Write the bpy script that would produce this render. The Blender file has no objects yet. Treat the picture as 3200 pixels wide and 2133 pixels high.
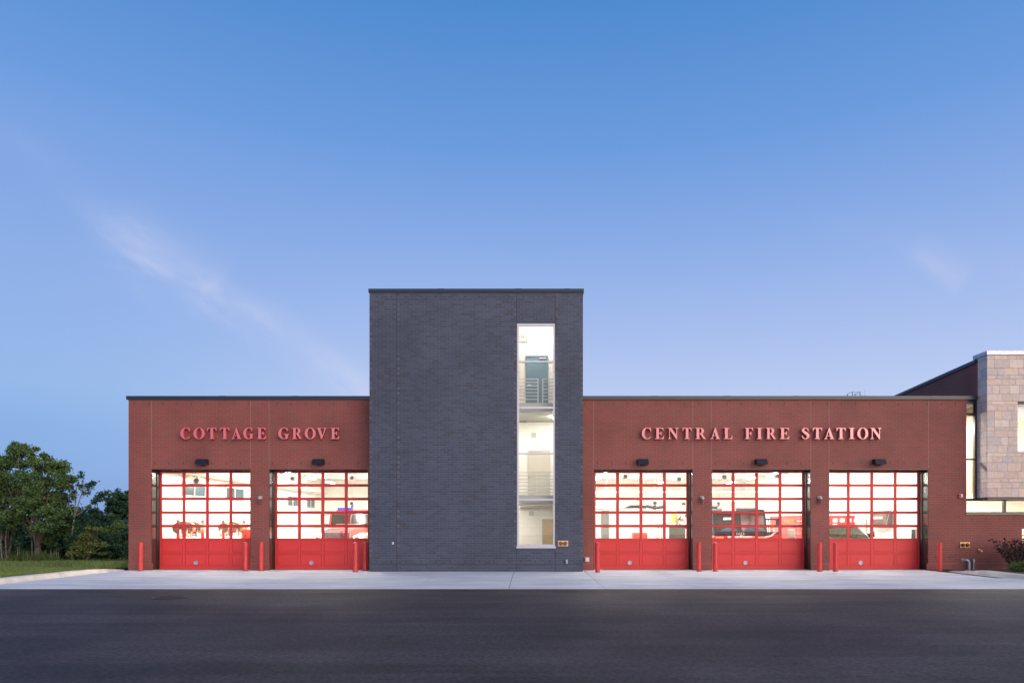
import bpy, bmesh, math, random
from mathutils import Vector, Matrix
random.seed(7)
R = math.radians
S = bpy.context.scene
COL = S.collection
F = 2133.0; CX = 1650.0; CY = 1641.0; CD = 29.1; CH = 1.9

def at(px, py, Y):
    d = Y + CD
    return Vector(((px - CX) * d / F, Y, CH + (CY - py) * d / F))

# ---------------------------------------------------------------- materials
def nmat(name):
    m = bpy.data.materials.new(name); m.use_nodes = True
    nt = m.node_tree; b = nt.nodes['Principled BSDF']
    return m, nt, b

def mat(name, col, rough=0.6, metal=0.0, var=0.0, vscale=3.0, bump=0.0, bscale=40.0, coat=0.0, emit=None, estr=0.0, spec=None):
    m, nt, b = nmat(name)
    b.inputs['Base Color'].default_value = (*col, 1)
    b.inputs['Roughness'].default_value = rough
    b.inputs['Metallic'].default_value = metal
    if spec is not None: b.inputs['Specular IOR Level'].default_value = spec
    if coat: b.inputs['Coat Weight'].default_value = coat; b.inputs['Coat Roughness'].default_value = 0.08
    if emit: 
        b.inputs['Emission Color'].default_value = (*emit, 1); b.inputs['Emission Strength'].default_value = estr
    if var or bump:
        tc = nt.nodes.new('ShaderNodeTexCoord')
    if var:
        n = nt.nodes.new('ShaderNodeTexNoise'); n.inputs['Scale'].default_value = vscale; n.inputs['Detail'].default_value = 6
        nt.links.new(tc.outputs['Object'], n.inputs['Vector'])
        r = nt.nodes.new('ShaderNodeValToRGB')
        r.color_ramp.elements[0].position = 0.3; r.color_ramp.elements[1].position = 0.7
        r.color_ramp.elements[0].color = (*[c * (1 - var) for c in col], 1)
        r.color_ramp.elements[1].color = (*[min(1, c * (1 + var)) for c in col], 1)
        nt.links.new(n.outputs['Fac'], r.inputs['Fac']); nt.links.new(r.outputs['Color'], b.inputs['Base Color'])
    if bump:
        n2 = nt.nodes.new('ShaderNodeTexNoise'); n2.inputs['Scale'].default_value = bscale; n2.inputs['Detail'].default_value = 4
        nt.links.new(tc.outputs['Object'], n2.inputs['Vector'])
        bp = nt.nodes.new('ShaderNodeBump'); bp.inputs['Strength'].default_value = bump; bp.inputs['Distance'].default_value = 0.02
        nt.links.new(n2.outputs['Fac'], bp.inputs['Height']); nt.links.new(bp.outputs['Normal'], b.inputs['Normal'])
    return m

def math_node(nt, op, a, b=None):
    n = nt.nodes.new('ShaderNodeMath'); n.operation = op
    for i, v in enumerate((a, b)):
        if v is None: continue
        if isinstance(v, (int, float)): n.inputs[i].default_value = v
        else: nt.links.new(v, n.inputs[i])
    return n.outputs[0]

def mixcol(nt, fac, a, b, blend='MIX'):
    n = nt.nodes.new('ShaderNodeMix'); n.data_type = 'RGBA'; n.blend_type = blend
    if isinstance(fac, (int, float)): n.inputs[0].default_value = fac
    else: nt.links.new(fac, n.inputs[0])
    for i, v in ((6, a), (7, b)):
        if isinstance(v, tuple): n.inputs[i].default_value = (*v, 1)
        else: nt.links.new(v, n.inputs[i])
    return n.outputs[2]

def brick_mat(name, c1, c2, odd, mortar, bw=0.305, rh=0.1016, ms=0.005, rough=0.75, oddcut=0.78, bias=0.0):
    m, nt, b = nmat(name)
    tc = nt.nodes.new('ShaderNodeTexCoord'); sx = nt.nodes.new('ShaderNodeSeparateXYZ')
    nt.links.new(tc.outputs['Object'], sx.inputs[0])
    ge = nt.nodes.new('ShaderNodeNewGeometry'); sn = nt.nodes.new('ShaderNodeSeparateXYZ')
    nt.links.new(ge.outputs['Normal'], sn.inputs[0])
    ax = math_node(nt, 'GREATER_THAN', math_node(nt, 'ABSOLUTE', sn.outputs[0]), 0.7)
    u = math_node(nt, 'ADD', math_node(nt, 'MULTIPLY', sx.outputs[0], math_node(nt, 'SUBTRACT', 1.0, ax)), math_node(nt, 'MULTIPLY', sx.outputs[1], ax))
    cb = nt.nodes.new('ShaderNodeCombineXYZ'); nt.links.new(u, cb.inputs[0]); nt.links.new(sx.outputs[2], cb.inputs[1])
    def brick(ca, cbb, bb):
        br = nt.nodes.new('ShaderNodeTexBrick')
        nt.links.new(cb.outputs[0], br.inputs['Vector'])
        br.inputs['Scale'].default_value = 1; br.inputs['Brick Width'].default_value = bw; br.inputs['Row Height'].default_value = rh
        br.inputs['Mortar Size'].default_value = ms; br.inputs['Mortar Smooth'].default_value = 0.2; br.inputs['Bias'].default_value = bb
        br.inputs['Color1'].default_value = (*ca, 1); br.inputs['Color2'].default_value = (*cbb, 1); br.inputs['Mortar'].default_value = (*mortar, 1)
        br.offset = 0.5
        return br
    br = brick(c1, c2, bias)
    # per-brick random value from a white noise on the brick cell
    row = math_node(nt, 'FLOOR', math_node(nt, 'DIVIDE', sx.outputs[2], rh))
    half = math_node(nt, 'MULTIPLY', math_node(nt, 'MODULO', math_node(nt, 'ADD', row, 1000), 2.0), 0.5)
    colu = math_node(nt, 'FLOOR', math_node(nt, 'ADD', math_node(nt, 'DIVIDE', u, bw), half))
    c2n = nt.nodes.new('ShaderNodeCombineXYZ'); nt.links.new(colu, c2n.inputs[0]); nt.links.new(row, c2n.inputs[1])
    wn = nt.nodes.new('ShaderNodeTexWhiteNoise'); nt.links.new(c2n.outputs[0], wn.inputs['Vector'])
    isodd = math_node(nt, 'GREATER_THAN', wn.outputs['Value'], oddcut)
    notm = math_node(nt, 'SUBTRACT', 1.0, br.outputs['Fac'])
    c = mixcol(nt, math_node(nt, 'MULTIPLY', isodd, notm), br.outputs['Color'], odd)
    n = nt.nodes.new('ShaderNodeTexNoise'); n.inputs['Scale'].default_value = 0.55; n.inputs['Detail'].default_value = 5
    nt.links.new(tc.outputs['Object'], n.inputs['Vector'])
    r = nt.nodes.new('ShaderNodeMapRange'); r.inputs['From Min'].default_value = .3; r.inputs['From Max'].default_value = .7
    r.inputs['To Min'].default_value = .86; r.inputs['To Max'].default_value = 1.14
    nt.links.new(n.outputs['Fac'], r.inputs['Value'])
    vm = nt.nodes.new('ShaderNodeVectorMath'); vm.operation = 'SCALE'
    nt.links.new(c, vm.inputs[0]); nt.links.new(r.outputs[0], vm.inputs['Scale'])
    nt.links.new(vm.outputs[0], b.inputs['Base Color'])
    b.inputs['Roughness'].default_value = rough
    bp = nt.nodes.new('ShaderNodeBump'); bp.inputs['Strength'].default_value = 0.5; bp.inputs['Distance'].default_value = 0.006
    nt.links.new(notm, bp.inputs['Height']); nt.links.new(bp.outputs['Normal'], b.inputs['Normal'])
    return m

def glass_mat(name, tint=(0.96, 0.98, 0.97), refl=0.06, rough=0.0, dark=1.0):
    m = bpy.data.materials.new(name); m.use_nodes = True; nt = m.node_tree; nt.nodes.clear()
    o = nt.nodes.new('ShaderNodeOutputMaterial'); t = nt.nodes.new('ShaderNodeBsdfTransparent'); g = nt.nodes.new('ShaderNodeBsdfGlossy')
    t.inputs[0].default_value = (*[c * dark for c in tint], 1); g.inputs['Roughness'].default_value = rough
    lw = nt.nodes.new('ShaderNodeFresnel'); lw.inputs['IOR'].default_value = 1.5
    mx = nt.nodes.new('ShaderNodeMixShader')
    f = math_node(nt, 'MULTIPLY', lw.outputs[0], .8)
    nt.links.new(f, mx.inputs[0]); nt.links.new(t.outputs[0], mx.inputs[1]); nt.links.new(g.outputs[0], mx.inputs[2])
    nt.links.new(mx.outputs[0], o.inputs[0])
    return m

M = {}
M['brick'] = brick_mat('red_brick', (0.245, 0.068, 0.052), (0.215, 0.062, 0.049), (0.19, 0.072, 0.058), (0.28, 0.13, 0.105), ms=0.0052, oddcut=.95)
M['dark_brick'] = brick_mat('charcoal_brick', (0.056, 0.070, 0.104), (0.038, 0.048, 0.075), (0.045, 0.042, 0.055), (0.10, 0.11, 0.145), ms=0.005, rough=.6, oddcut=.975)
M['cmu'] = brick_mat('painted_block', (0.80, 0.77, 0.71), (0.79, 0.76, 0.70), (0.80, 0.77, 0.71), (0.70, 0.67, 0.61), bw=.4, rh=.2, ms=0.006)
M['red'] = mat('red_door_paint', (0.66, 0.046, 0.044), 0.42, var=.06, vscale=.7, spec=.35)
M['red_bollard'] = mat('red_bollard_paint', (0.58, 0.045, 0.038), 0.38, var=.12, vscale=6)
M['letter'] = mat('red_letter_paint', (0.64, 0.062, 0.085), 0.2, coat=1.0)
M['letter'].node_tree.nodes['Principled BSDF'].inputs['Coat IOR'].default_value = 1.85
M['letter'].node_tree.nodes['Principled BSDF'].inputs['Coat Roughness'].default_value = .15
M['letter_side'] = M['letter']
M['coping'] = mat('navy_coping_metal', (0.020, 0.034, 0.058), 0.35, 0.4, var=.1, vscale=.6)
M['bronze'] = mat('dark_bronze_metal', (0.035, 0.026, 0.022), 0.16, 0.0, spec=.7)
M['gasket'] = mat('black_rubber', (0.012, 0.012, 0.012), 0.6)
M['joint'] = mat('joint_sealant', (0.33, 0.20, 0.18), 0.7)
M['joint_dark'] = mat('dark_joint_sealant', (0.022, 0.022, 0.03), 0.7)
M['weep'] = mat('weep_vent', (0.02, 0.01, 0.012), 0.8)
M['alu'] = mat('silver_aluminium', (0.62, 0.63, 0.66), 0.32, 0.7)
M['white_frame'] = mat('pale_anodised_frame', (0.55, 0.56, 0.60), 0.4, 0.3)
M['galv'] = mat('galvanised_metal', (0.42, 0.46, 0.52), 0.4, 0.6, var=.15, vscale=9)
M['brass'] = mat('brass_plate', (0.78, 0.52, 0.30), 0.4, 0.5, var=.12, vscale=12)
M['brass_dark'] = mat('dark_brass', (0.22, 0.11, 0.05), 0.4, 0.8)
M['glass'] = glass_mat('clear_glass')
M['glass_tower'] = glass_mat('tower_glass')
M['black'] = mat('black_fixture_paint', (0.012, 0.014, 0.022), 0.55, spec=.3)
M['redlens'] = mat('red_lens', (0.22, 0.012, 0.012), 0.3)
M['white'] = mat('white_paint', (0.80, 0.79, 0.76), 0.5)
M['ceil'] = mat('ceiling_deck', (0.74, 0.72, 0.67), 0.7)
M['floor_in'] = mat('sealed_concrete_floor', (0.42, 0.40, 0.36), 0.3, var=.08)
M['teal'] = mat('teal_door_paint', (0.10, 0.19, 0.25), 0.5)
M['beige'] = mat('beige_door_paint', (0.50, 0.46, 0.39), 0.5)
M['tan'] = mat('tan_wood_door', (0.55, 0.40, 0.24), 0.5)
M['rail'] = mat('railing_paint', (0.55, 0.55, 0.50), 0.4)
M['slab'] = mat('landing_slab_paint', (0.42, 0.42, 0.38), 0.6)
M['shade'] = mat('roller_shade', (0.85, 0.84, 0.80), 0.8)
M['grille_grey'] = mat('grille_grey', (0.16, 0.16, 0.15), 0.6)
M['greybox'] = mat('grey_enclosure', (0.42, 0.41, 0.38), 0.5)
M['tinted'] = mat('dark_window_pane', (0.035, 0.07, 0.085), 0.15, spec=.3)
M['lamp'] = mat('lamp_diffuser', (0.9, 0.9, 0.9), 0.5, emit=(1.0, 0.95, 0.87), estr=440)
M['lamp_office'] = mat('office_lamp_diffuser', (0.9, 0.9, 0.9), 0.5, emit=(1.0, 0.94, 0.86), estr=850)
M['lamp_soft'] = mat('soft_lamp_diffuser', (0.9, 0.9, 0.9), 0.5, emit=(1.0, 0.95, 0.86), estr=150)
M['tyre'] = mat('tyre_rubber', (0.02, 0.02, 0.02), 0.8)
M['chrome'] = mat('chrome', (0.75, 0.75, 0.75), 0.12, 1.0)
M['truck_red'] = mat('fire_engine_red', (0.62, 0.03, 0.025), 0.25, coat=.6)
M['truck_black'] = mat('black_gloss_paint', (0.010, 0.013, 0.022), 0.5, spec=.12)
M['dark_panel'] = mat('dark_olive_panel', (0.035, 0.033, 0.024), 0.7, var=.5, vscale=4, spec=.2)
M['windshield'] = mat('tinted_windshield', (0.016, 0.018, 0.013), 0.12, var=.5, vscale=1.3, spec=.35)
M['windshield_pale'] = mat('windshield_with_painted_reflection', (0.17, 0.125, 0.125), 0.15, var=.75, vscale=2.2, spec=.3)  # pinkish interior reflection painted into the pane colour
M['gold'] = mat('gold_leaf', (0.75, 0.50, 0.16), 0.35, 0.5)
M['text_white'] = mat('white_lettering', (0.85, 0.85, 0.85), 0.5)
M['blue_light'] = mat('blue_light_lens', (0.03, 0.06, 0.55), 0.15, coat=.5)
M['hose_tan'] = mat('tan_hose_jacket', (0.60, 0.48, 0.32), 0.8, var=.25, vscale=8)
M['hose_dark'] = mat('brown_hose_jacket', (0.17, 0.12, 0.08), 0.8, var=.2, vscale=8)
M['hose_yellow'] = mat('yellow_hose_jacket', (0.62, 0.50, 0.20), 0.8, var=.2, vscale=8)
M['rack_red'] = mat('red_rack_paint', (0.62, 0.05, 0.03), 0.45)
M['silver'] = mat('silver_shutter', (0.60, 0.60, 0.58), 0.35, 0.5)
M['yellow'] = mat('yellow_plastic', (0.75, 0.45, 0.05), 0.5)

# ---------------------------------------------------------------- mesh builder
class MB:
    def __init__(s): s.v = []; s.f = []; s.mi = []; s.sm = []
    def add(s, vs, fs, mi=0, sm=False):
        o = len(s.v); s.v += [tuple(v) for v in vs]
        for f in fs: s.f.append([i + o for i in f]); s.mi.append(mi); s.sm.append(sm)
        return s
    def box(s, x0, x1, y0, y1, z0, z1, mi=0):
        if x0 > x1: x0, x1 = x1, x0
        if y0 > y1: y0, y1 = y1, y0
        if z0 > z1: z0, z1 = z1, z0
        return s.add([(x0,y0,z0),(x1,y0,z0),(x1,y1,z0),(x0,y1,z0),(x0,y0,z1),(x1,y0,z1),(x1,y1,z1),(x0,y1,z1)],
                     [(0,3,2,1),(4,5,6,7),(0,1,5,4),(1,2,6,5),(2,3,7,6),(3,0,4,7)], mi)
    def hexa(s, p, mi=0):   # 8 points, same order as box
        return s.add(p, [(0,3,2,1),(4,5,6,7),(0,1,5,4),(1,2,6,5),(2,3,7,6),(3,0,4,7)], mi)
    def rbox(s, x0, x1, y0, y1, z0, z1, r=0.03, mi=0):   # chamfered box (vertical and horizontal edges)
        bm = bmesh.new()
        bmesh.ops.create_cube(bm, size=1)
        for v in bm.verts: v.co = Vector(((x0+x1)/2 + v.co.x*(x1-x0), (y0+y1)/2 + v.co.y*(y1-y0), (z0+z1)/2 + v.co.z*(z1-z0)))
        bmesh.ops.bevel(bm, geom=bm.edges[:], offset=r, segments=2, affect='EDGES', profile=.5)
        s.add([v.co.copy() for v in bm.verts], [[v.index for v in f.verts] for f in bm.faces], mi); bm.free(); return s
    def prism(s, poly, axis, a0, a1, mi=0):   # polygon in the other two axes extruded along axis
        n = len(poly)
        def p(u, v, a): return {'x': (a, u, v), 'y': (u, a, v), 'z': (u, v, a)}[axis]
        vs = [p(u, v, a0) for u, v in poly] + [p(u, v, a1) for u, v in poly]
        fs = [list(range(n))[::-1], list(range(n, 2*n))] + [(i, (i+1) % n, n + (i+1) % n, n + i) for i in range(n)]
        return s.add(vs, fs, mi)
    def cyl(s, p0, p1, r0, r1=None, seg=16, mi=0, caps=True):
        p0 = Vector(p0); p1 = Vector(p1); r1 = r0 if r1 is None else r1
        d = (p1 - p0).normalized(); a = d.orthogonal().normalized(); b = d.cross(a)
        vs = []
        for p, r in ((p0, r0), (p1, r1)):
            for k in range(seg):
                t = 2*math.pi*k/seg; vs.append(p + a*math.cos(t)*r + b*math.sin(t)*r)
        fs = [(k, (k+1) % seg, seg + (k+1) % seg, seg + k) for k in range(seg)]
        s.add(vs, fs, mi, True)
        if caps: s.add(vs, [list(range(seg))[::-1], list(range(seg, 2*seg))], mi)
        return s
    def tube(s, pts, r, seg=8, mi=0):
        pts = [Vector(p) for p in pts]; rs = r if isinstance(r, (list, tuple)) else [r]*len(pts)
        vs = []; prev = None
        for i, p in enumerate(pts):
            d = (pts[min(i+1, len(pts)-1)] - pts[max(i-1, 0)]).normalized()
            if prev is None: a = d.orthogonal().normalized()
            else: a = (prev - d*prev.dot(d)).normalized()
            prev = a; b = d.cross(a)
            for k in range(seg):
                t = 2*math.pi*k/seg; vs.append(p + (a*math.cos(t) + b*math.sin(t))*rs[i])
        fs = []
        for i in range(len(pts)-1):
            for k in range(seg): fs.append((i*seg+k, i*seg+(k+1) % seg, (i+1)*seg+(k+1) % seg, (i+1)*seg+k))
        s.add(vs, fs, mi, True); n = len(pts)
        s.add(vs, [list(range(seg))[::-1], list(range((n-1)*seg, n*seg))], mi); return s
    def dome(s, c, r, h, seg=20, rings=5, mi=0):
        vs = []; fs = []
        for i in range(rings):
            t = math.pi/2*i/rings
            for k in range(seg): vs.append((c[0]+r*math.cos(t)*math.cos(2*math.pi*k/seg), c[1]+r*math.cos(t)*math.sin(2*math.pi*k/seg), c[2]+h*math.sin(t)))
        vs.append((c[0], c[1], c[2]+h))
        for i in range(rings-1):
            for k in range(seg): fs.append((i*seg+k, i*seg+(k+1) % seg, (i+1)*seg+(k+1) % seg, (i+1)*seg+k))
        for k in range(seg): fs.append(((rings-1)*seg+k, (rings-1)*seg+(k+1) % seg, rings*seg))
        return s.add(vs, fs, mi, True)
    def torus(s, c, R0, r0, axis='y', seg=24, rs=8, mi=0, flat=1.0):
        vs = []; fs = []
        for i in range(seg):
            t = 2*math.pi*i/seg
            for k in range(rs):
                q = 2*math.pi*k/rs; rr = R0 + r0*math.cos(q); h = r0*math.sin(q)*flat
                u, v = rr*math.cos(t), rr*math.sin(t)
                o = {'y': (u, h, v), 'x': (h, u, v), 'z': (u, v, h)}[axis]
                vs.append((c[0]+o[0], c[1]+o[1], c[2]+o[2]))
        for i in range(seg):
            for k in range(rs): fs.append((i*rs+k, i*rs+(k+1) % rs, ((i+1) % seg)*rs+(k+1) % rs, ((i+1) % seg)*rs+k))
        return s.add(vs, fs, mi, True)
    def build(s, name, mats, parent=None, loc=None):
        me = bpy.data.meshes.new(name)
        off = Vector(loc) if loc is not None else Vector((0, 0, 0))
        me.from_pydata([tuple(Vector(v) - off) for v in s.v], [], s.f)
        if not isinstance(mats, (list, tuple)): mats = [mats]
        for m in mats: me.materials.append(m)
        me.polygons.foreach_set('material_index', s.mi); me.polygons.foreach_set('use_smooth', s.sm)
        me.update()
        bm = bmesh.new(); bm.from_mesh(me); bmesh.ops.recalc_face_normals(bm, faces=bm.faces[:]); bm.to_mesh(me); bm.free()
        o = bpy.data.objects.new(name, me); COL.objects.link(o)
        if loc is not None: o.location = loc
        if parent is not None:
            o.parent = parent
            pl = Vector((0, 0, 0)); p = parent
            while p is not None: pl += p.location; p = p.parent
            if loc is not None: o.location = Vector(loc) - pl
            else: o.location = -pl
        return o

def tag(o, label=None, cat=None, group=None, kind=None):
    if label: o['label'] = label
    if cat: o['category'] = cat
    if group: o['group'] = group
    if kind: o['kind'] = kind
    return o
def empty(name, loc, label, cat, group=None):
    o = bpy.data.objects.new(name, None); COL.objects.link(o); o.location = loc; o.empty_display_size = .2
    return tag(o, label, cat, group)
def plabel(o, l): o['label'] = l; return o
def children(o): return [c for c in bpy.data.objects if c.parent == o]
def copy_tree(o, loc=None, parent=None):
    c = o.copy(); COL.objects.link(c)
    if parent is not None: c.parent = parent
    if loc is not None: c.location = loc
    for ch in children(o):
        if ch is not c: copy_tree(ch, None, c)
    return c

def wall_grid(mb, x0, x1, z0, z1, holes, y0, y1, axis='y', mi=0):
    """solid wall between y0 and y1 with rectangular holes (xa,xb,za,zb)"""
    xs = sorted({x0, x1, *[h[0] for h in holes], *[h[1] for h in holes]}); zs = sorted({z0, z1, *[h[2] for h in holes], *[h[3] for h in holes]})
    xs = [x for x in xs if x0 <= x <= x1]; zs = [z for z in zs if z0 <= z <= z1]
    nx, nz = len(xs)-1, len(zs)-1
    def solid(i, j):
        if i < 0 or j < 0 or i >= nx or j >= nz: return False
        cx, cz = (xs[i]+xs[i+1])/2, (zs[j]+zs[j+1])/2
        return not any(h[0] < cx < h[1] and h[2] < cz < h[3] for h in holes)
    def P(x, y, z): return (x, y, z) if axis == 'y' else (y, x, z)
    for i in range(nx):
        for j in range(nz):
            if not solid(i, j): continue
            a, b, c, d = xs[i], xs[i+1], zs[j], zs[j+1]
            mb.add([P(a,y0,c), P(b,y0,c), P(b,y0,d), P(a,y0,d)], [(0,1,2,3)], mi)
            mb.add([P(a,y1,c), P(b,y1,c), P(b,y1,d), P(a,y1,d)], [(3,2,1,0)], mi)
            if not solid(i-1, j): mb.add([P(a,y0,c), P(a,y1,c), P(a,y1,d), P(a,y0,d)], [(3,2,1,0)], mi)
            if not solid(i+1, j): mb.add([P(b,y0,c), P(b,y1,c), P(b,y1,d), P(b,y0,d)], [(0,1,2,3)], mi)
            if not solid(i, j-1): mb.add([P(a,y0,c), P(b,y0,c), P(b,y1,c), P(a,y1,c)], [(3,2,1,0)], mi)
            if not solid(i, j+1): mb.add([P(a,y0,d), P(b,y0,d), P(b,y1,d), P(a,y1,d)], [(0,1,2,3)], mi)
    return mb

def copy_norecalc(o): return o
# ---------------------------------------------------------------- serif capitals (outline polygons, unit cap height)
def arc(cx, cy, rx, ry, a0, a1, n=18):
    return [(cx + rx*math.cos(R(a0 + (a1-a0)*i/n)), cy + ry*math.sin(R(a0 + (a1-a0)*i/n))) for i in range(n+1)]
def ribbon(pts):      # pts: (x, y, halfwidth)
    L = []; Rr = []
    for i, (x, y, w) in enumerate(pts):
        x0, y0, _ = pts[max(i-1, 0)]; x1, y1, _ = pts[min(i+1, len(pts)-1)]
        d = Vector((x1-x0, y1-y0)).normalized(); n = Vector((-d.y, d.x))
        L.append((x+n.x*w, y+n.y*w)); Rr.append((x-n.x*w, y-n.y*w))
    return L + Rr[::-1]
t_ = .045
GL = {}
GL['I'] = (.40, [[(0,0),(.40,0),(.40,t_),(.30,.07),(.30,.93),(.40,1-t_),(.40,1),(0,1),(0,1-t_),(.10,.93),(.10,.07),(0,t_)]])
GL['T'] = (.70, [[(.15,0),(.55,0),(.55,t_),(.45,.08),(.45,.94),(.55,.93),(.62,.87),(.66,.72),(.70,.72),(.69,1),(.01,1),(0,.72),(.04,.72),(.08,.87),(.15,.93),(.25,.94),(.25,.08),(.15,t_)]])
GL['L'] = (.66, [[(0,0),(.63,0),(.66,.30),(.63,.30),(.56,.13),(.46,.06),(.30,.06),(.30,.93),(.42,1-t_),(.42,1),(0,1),(0,1-t_),(.10,.93),(.10,.07),(0,t_)]])
GL['E'] = (.68, [[(0,0),(.65,0),(.68,.29),(.65,.29),(.58,.13),(.46,.06),(.30,.06),(.30,.48),(.40,.47),(.46,.33),(.49,.33),(.49,.69),(.46,.69),(.40,.55),(.30,.535),(.30,.94),(.46,.94),(.56,.89),(.61,.75),(.64,.75),(.63,1),(0,1),(0,1-t_),(.10,.93),(.10,.07),(0,t_)]])
GL['F'] = (.63, [[(0,0),(.42,0),(.42,t_),(.30,.07),(.30,.46),(.40,.45),(.46,.31),(.49,.31),(.49,.68),(.46,.68),(.40,.53),(.30,.52),(.30,.94),(.46,.94),(.55,.89),(.60,.74),(.63,.74),(.62,1),(0,1),(0,1-t_),(.10,.93),(.10,.07),(0,t_)]])
GL['O'] = (.80, [arc(.40,.5,.40,.52,0,350,35), arc(.40,.5,.20,.47,0,350,35)])
_ci = arc(.42,.5,.21,.46,62,300,22)
GL['C'] = (.72, [[(.685,1.01),(.70,.66),(.665,.66),(.62,.82),(.55,.92)] + _ci + [(.62,.14),(.69,.24),(.72,.22)] + arc(.40,.5,.40,.52,-36,-300,26)[0:1] + arc(.40,.5,.40,.52,-42,-298,26) + [(.60,.95),(.65,1.01)]])
GL['G'] = (.80, [[(.685,1.01),(.70,.68),(.665,.68),(.62,.83),(.55,.92)] + arc(.42,.5,.21,.46,62,295,22) + [(.53,.09),(.53,.36),(.43,.42),(.43,.455),(.80,.455),(.80,.42),(.72,.37),(.72,.06),(.62,.01)] + arc(.40,.5,.40,.52,-68,-298,24) + [(.60,.95),(.65,1.01)]])
GL['R'] = (.80, [[(0,0),(.42,0),(.42,t_),(.30,.07),(.30,.47),(.34,.47),(.62,0),(.80,0),(.80,t_),(.74,.07),(.52,.49)] + arc(.44,.735,.22,.255,-60,82,14) + [(.44,1),(0,1),(0,1-t_),(.10,.93),(.10,.07),(0,t_)],
             [(.30,.94),(.36,.94)] + arc(.36,.73,.11,.21,80,-80,12) + [(.36,.52),(.30,.52)]])
GL['D'] = (.78, [[(0,0),(.36,0)] + arc(.36,.5,.42,.5,-86,86,24) + [(.36,1),(0,1),(0,1-t_),(.10,.93),(.10,.07),(0,t_)], [(.30,.94)] + arc(.34,.5,.24,.44,86,-86,20) + [(.30,.06)]])
GL['A'] = (.80, [[(0,0),(.28,0),(.28,t_),(.19,.09),(.235,.25),(.47,.25),(.53,.07),(.44,t_),(.44,0),(.80,0),(.80,t_),(.73,.08),(.43,1.02),(.39,1.02),(.12,.13),(.06,t_),(0,t_)], [(.255,.31),(.45,.31),(.35,.66)]])
GL['V'] = (.80, [[(.36,-.02),(.42,-.02),(.72,.88),(.80,1-t_),(.80,1),(.52,1),(.52,1-t_),(.62,.90),(.46,.34),(.29,.92),(.38,1-t_),(.38,1),(0,1),(0,1-t_),(.07,.92)]])
GL['N'] = (.82, [[(0,0),(.26,0),(.26,t_),(.16,.09),(.16,.80),(.64,-.02),(.70,-.02),(.70,.90),(.82,1-t_),(.82,1),(.54,1),(.54,1-t_),(.64,.90),(.64,.36),(.26,1),(0,1),(0,1-t_),(.10,.90),(.10,.09),(0,t_)]])
def _cat(P, m=6):
    o = []
    for i in range(len(P)-1):
        p0 = P[max(i-1,0)]; p1 = P[i]; p2 = P[i+1]; p3 = P[min(i+2,len(P)-1)]
        for k in range(m):
            t = k/m; o.append(tuple(.5*((2*b)+(-a+c)*t+(2*a-5*b+4*c-d)*t*t+(-a+3*b-3*c+d)*t**3) for a,b,c,d in zip(p0,p1,p2,p3)))
    return o + [P[-1]]
_sp = _cat([(.485,.70,.022),(.44,.86,.040),(.30,.975,.032),(.17,.93,.060),(.115,.79,.088),(.19,.645,.100),(.31,.53,.110),(.42,.395,.105),(.465,.24,.088),(.40,.09,.060),(.27,.022,.032),(.11,.12,.040),(.045,.31,.022)])
GL['S'] = (.56, [[(p[0], p[1]) for p in ribbon(_sp)]])
GL['.'] = (.20, [arc(.10,.08,.09,.09,0,330,11)])

def glyph_mesh(ch, w, h, depth, name):
    """letter as real solid: x right, z up, front at y=0, back at y=depth"""
    adv, loops = GL[ch]; sx = w/adv
    cu = bpy.data.curves.new(name, 'CURVE'); cu.dimensions = '2D'; cu.fill_mode = 'BOTH'; cu.extrude = depth/2
    for lp in loops:
        sp = cu.splines.new('POLY'); sp.points.add(len(lp)-1); sp.use_cyclic_u = True
        for i, (x, y) in enumerate(lp): sp.points[i].co = (x*sx, y*h, 0, 1)
    ob = bpy.data.objects.new(name, cu); COL.objects.link(ob)
    dg = bpy.context.evaluated_depsgraph_get(); me = bpy.data.meshes.new_from_object(ob.evaluated_get(dg)); 
    bpy.data.objects.remove(ob); bpy.data.curves.remove(cu)
    me.transform(Matrix.Translation((0, depth/2, 0)) @ Matrix.Rotation(R(90), 4, 'X'))
    me.name = name
    return me
def word(parent, mat_, items, zb, h, depth, Y, partname='letter'):
    """items: (char, x0, x1)"""
    for ch, a, b in items:
        me = glyph_mesh(ch, b-a, h, depth, partname); me.materials.append(mat_)
        o = bpy.data.objects.new(partname, me); COL.objects.link(o); o.parent = parent
        o.location = Vector((a, Y, zb)) - parent.location
    return parent
def text_mesh(txt, h, depth, gap=.16, wscale=1.0):
    """one mesh of a short word, origin at its left foot"""
    bm = bmesh.new(); x = 0
    for ch in txt:
        if ch == ' ': x += .5*h*wscale; continue
        me = glyph_mesh(ch, GL[ch][0]*h*wscale, h, depth, 'tmp'); me.transform(Matrix.Translation((x, 0, 0)))
        bm.from_mesh(me); bpy.data.meshes.remove(me); x += (GL[ch][0] + gap)*h*wscale
    me = bpy.data.meshes.new('lettering'); bm.to_mesh(me); bm.free()
    return me, x
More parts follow.
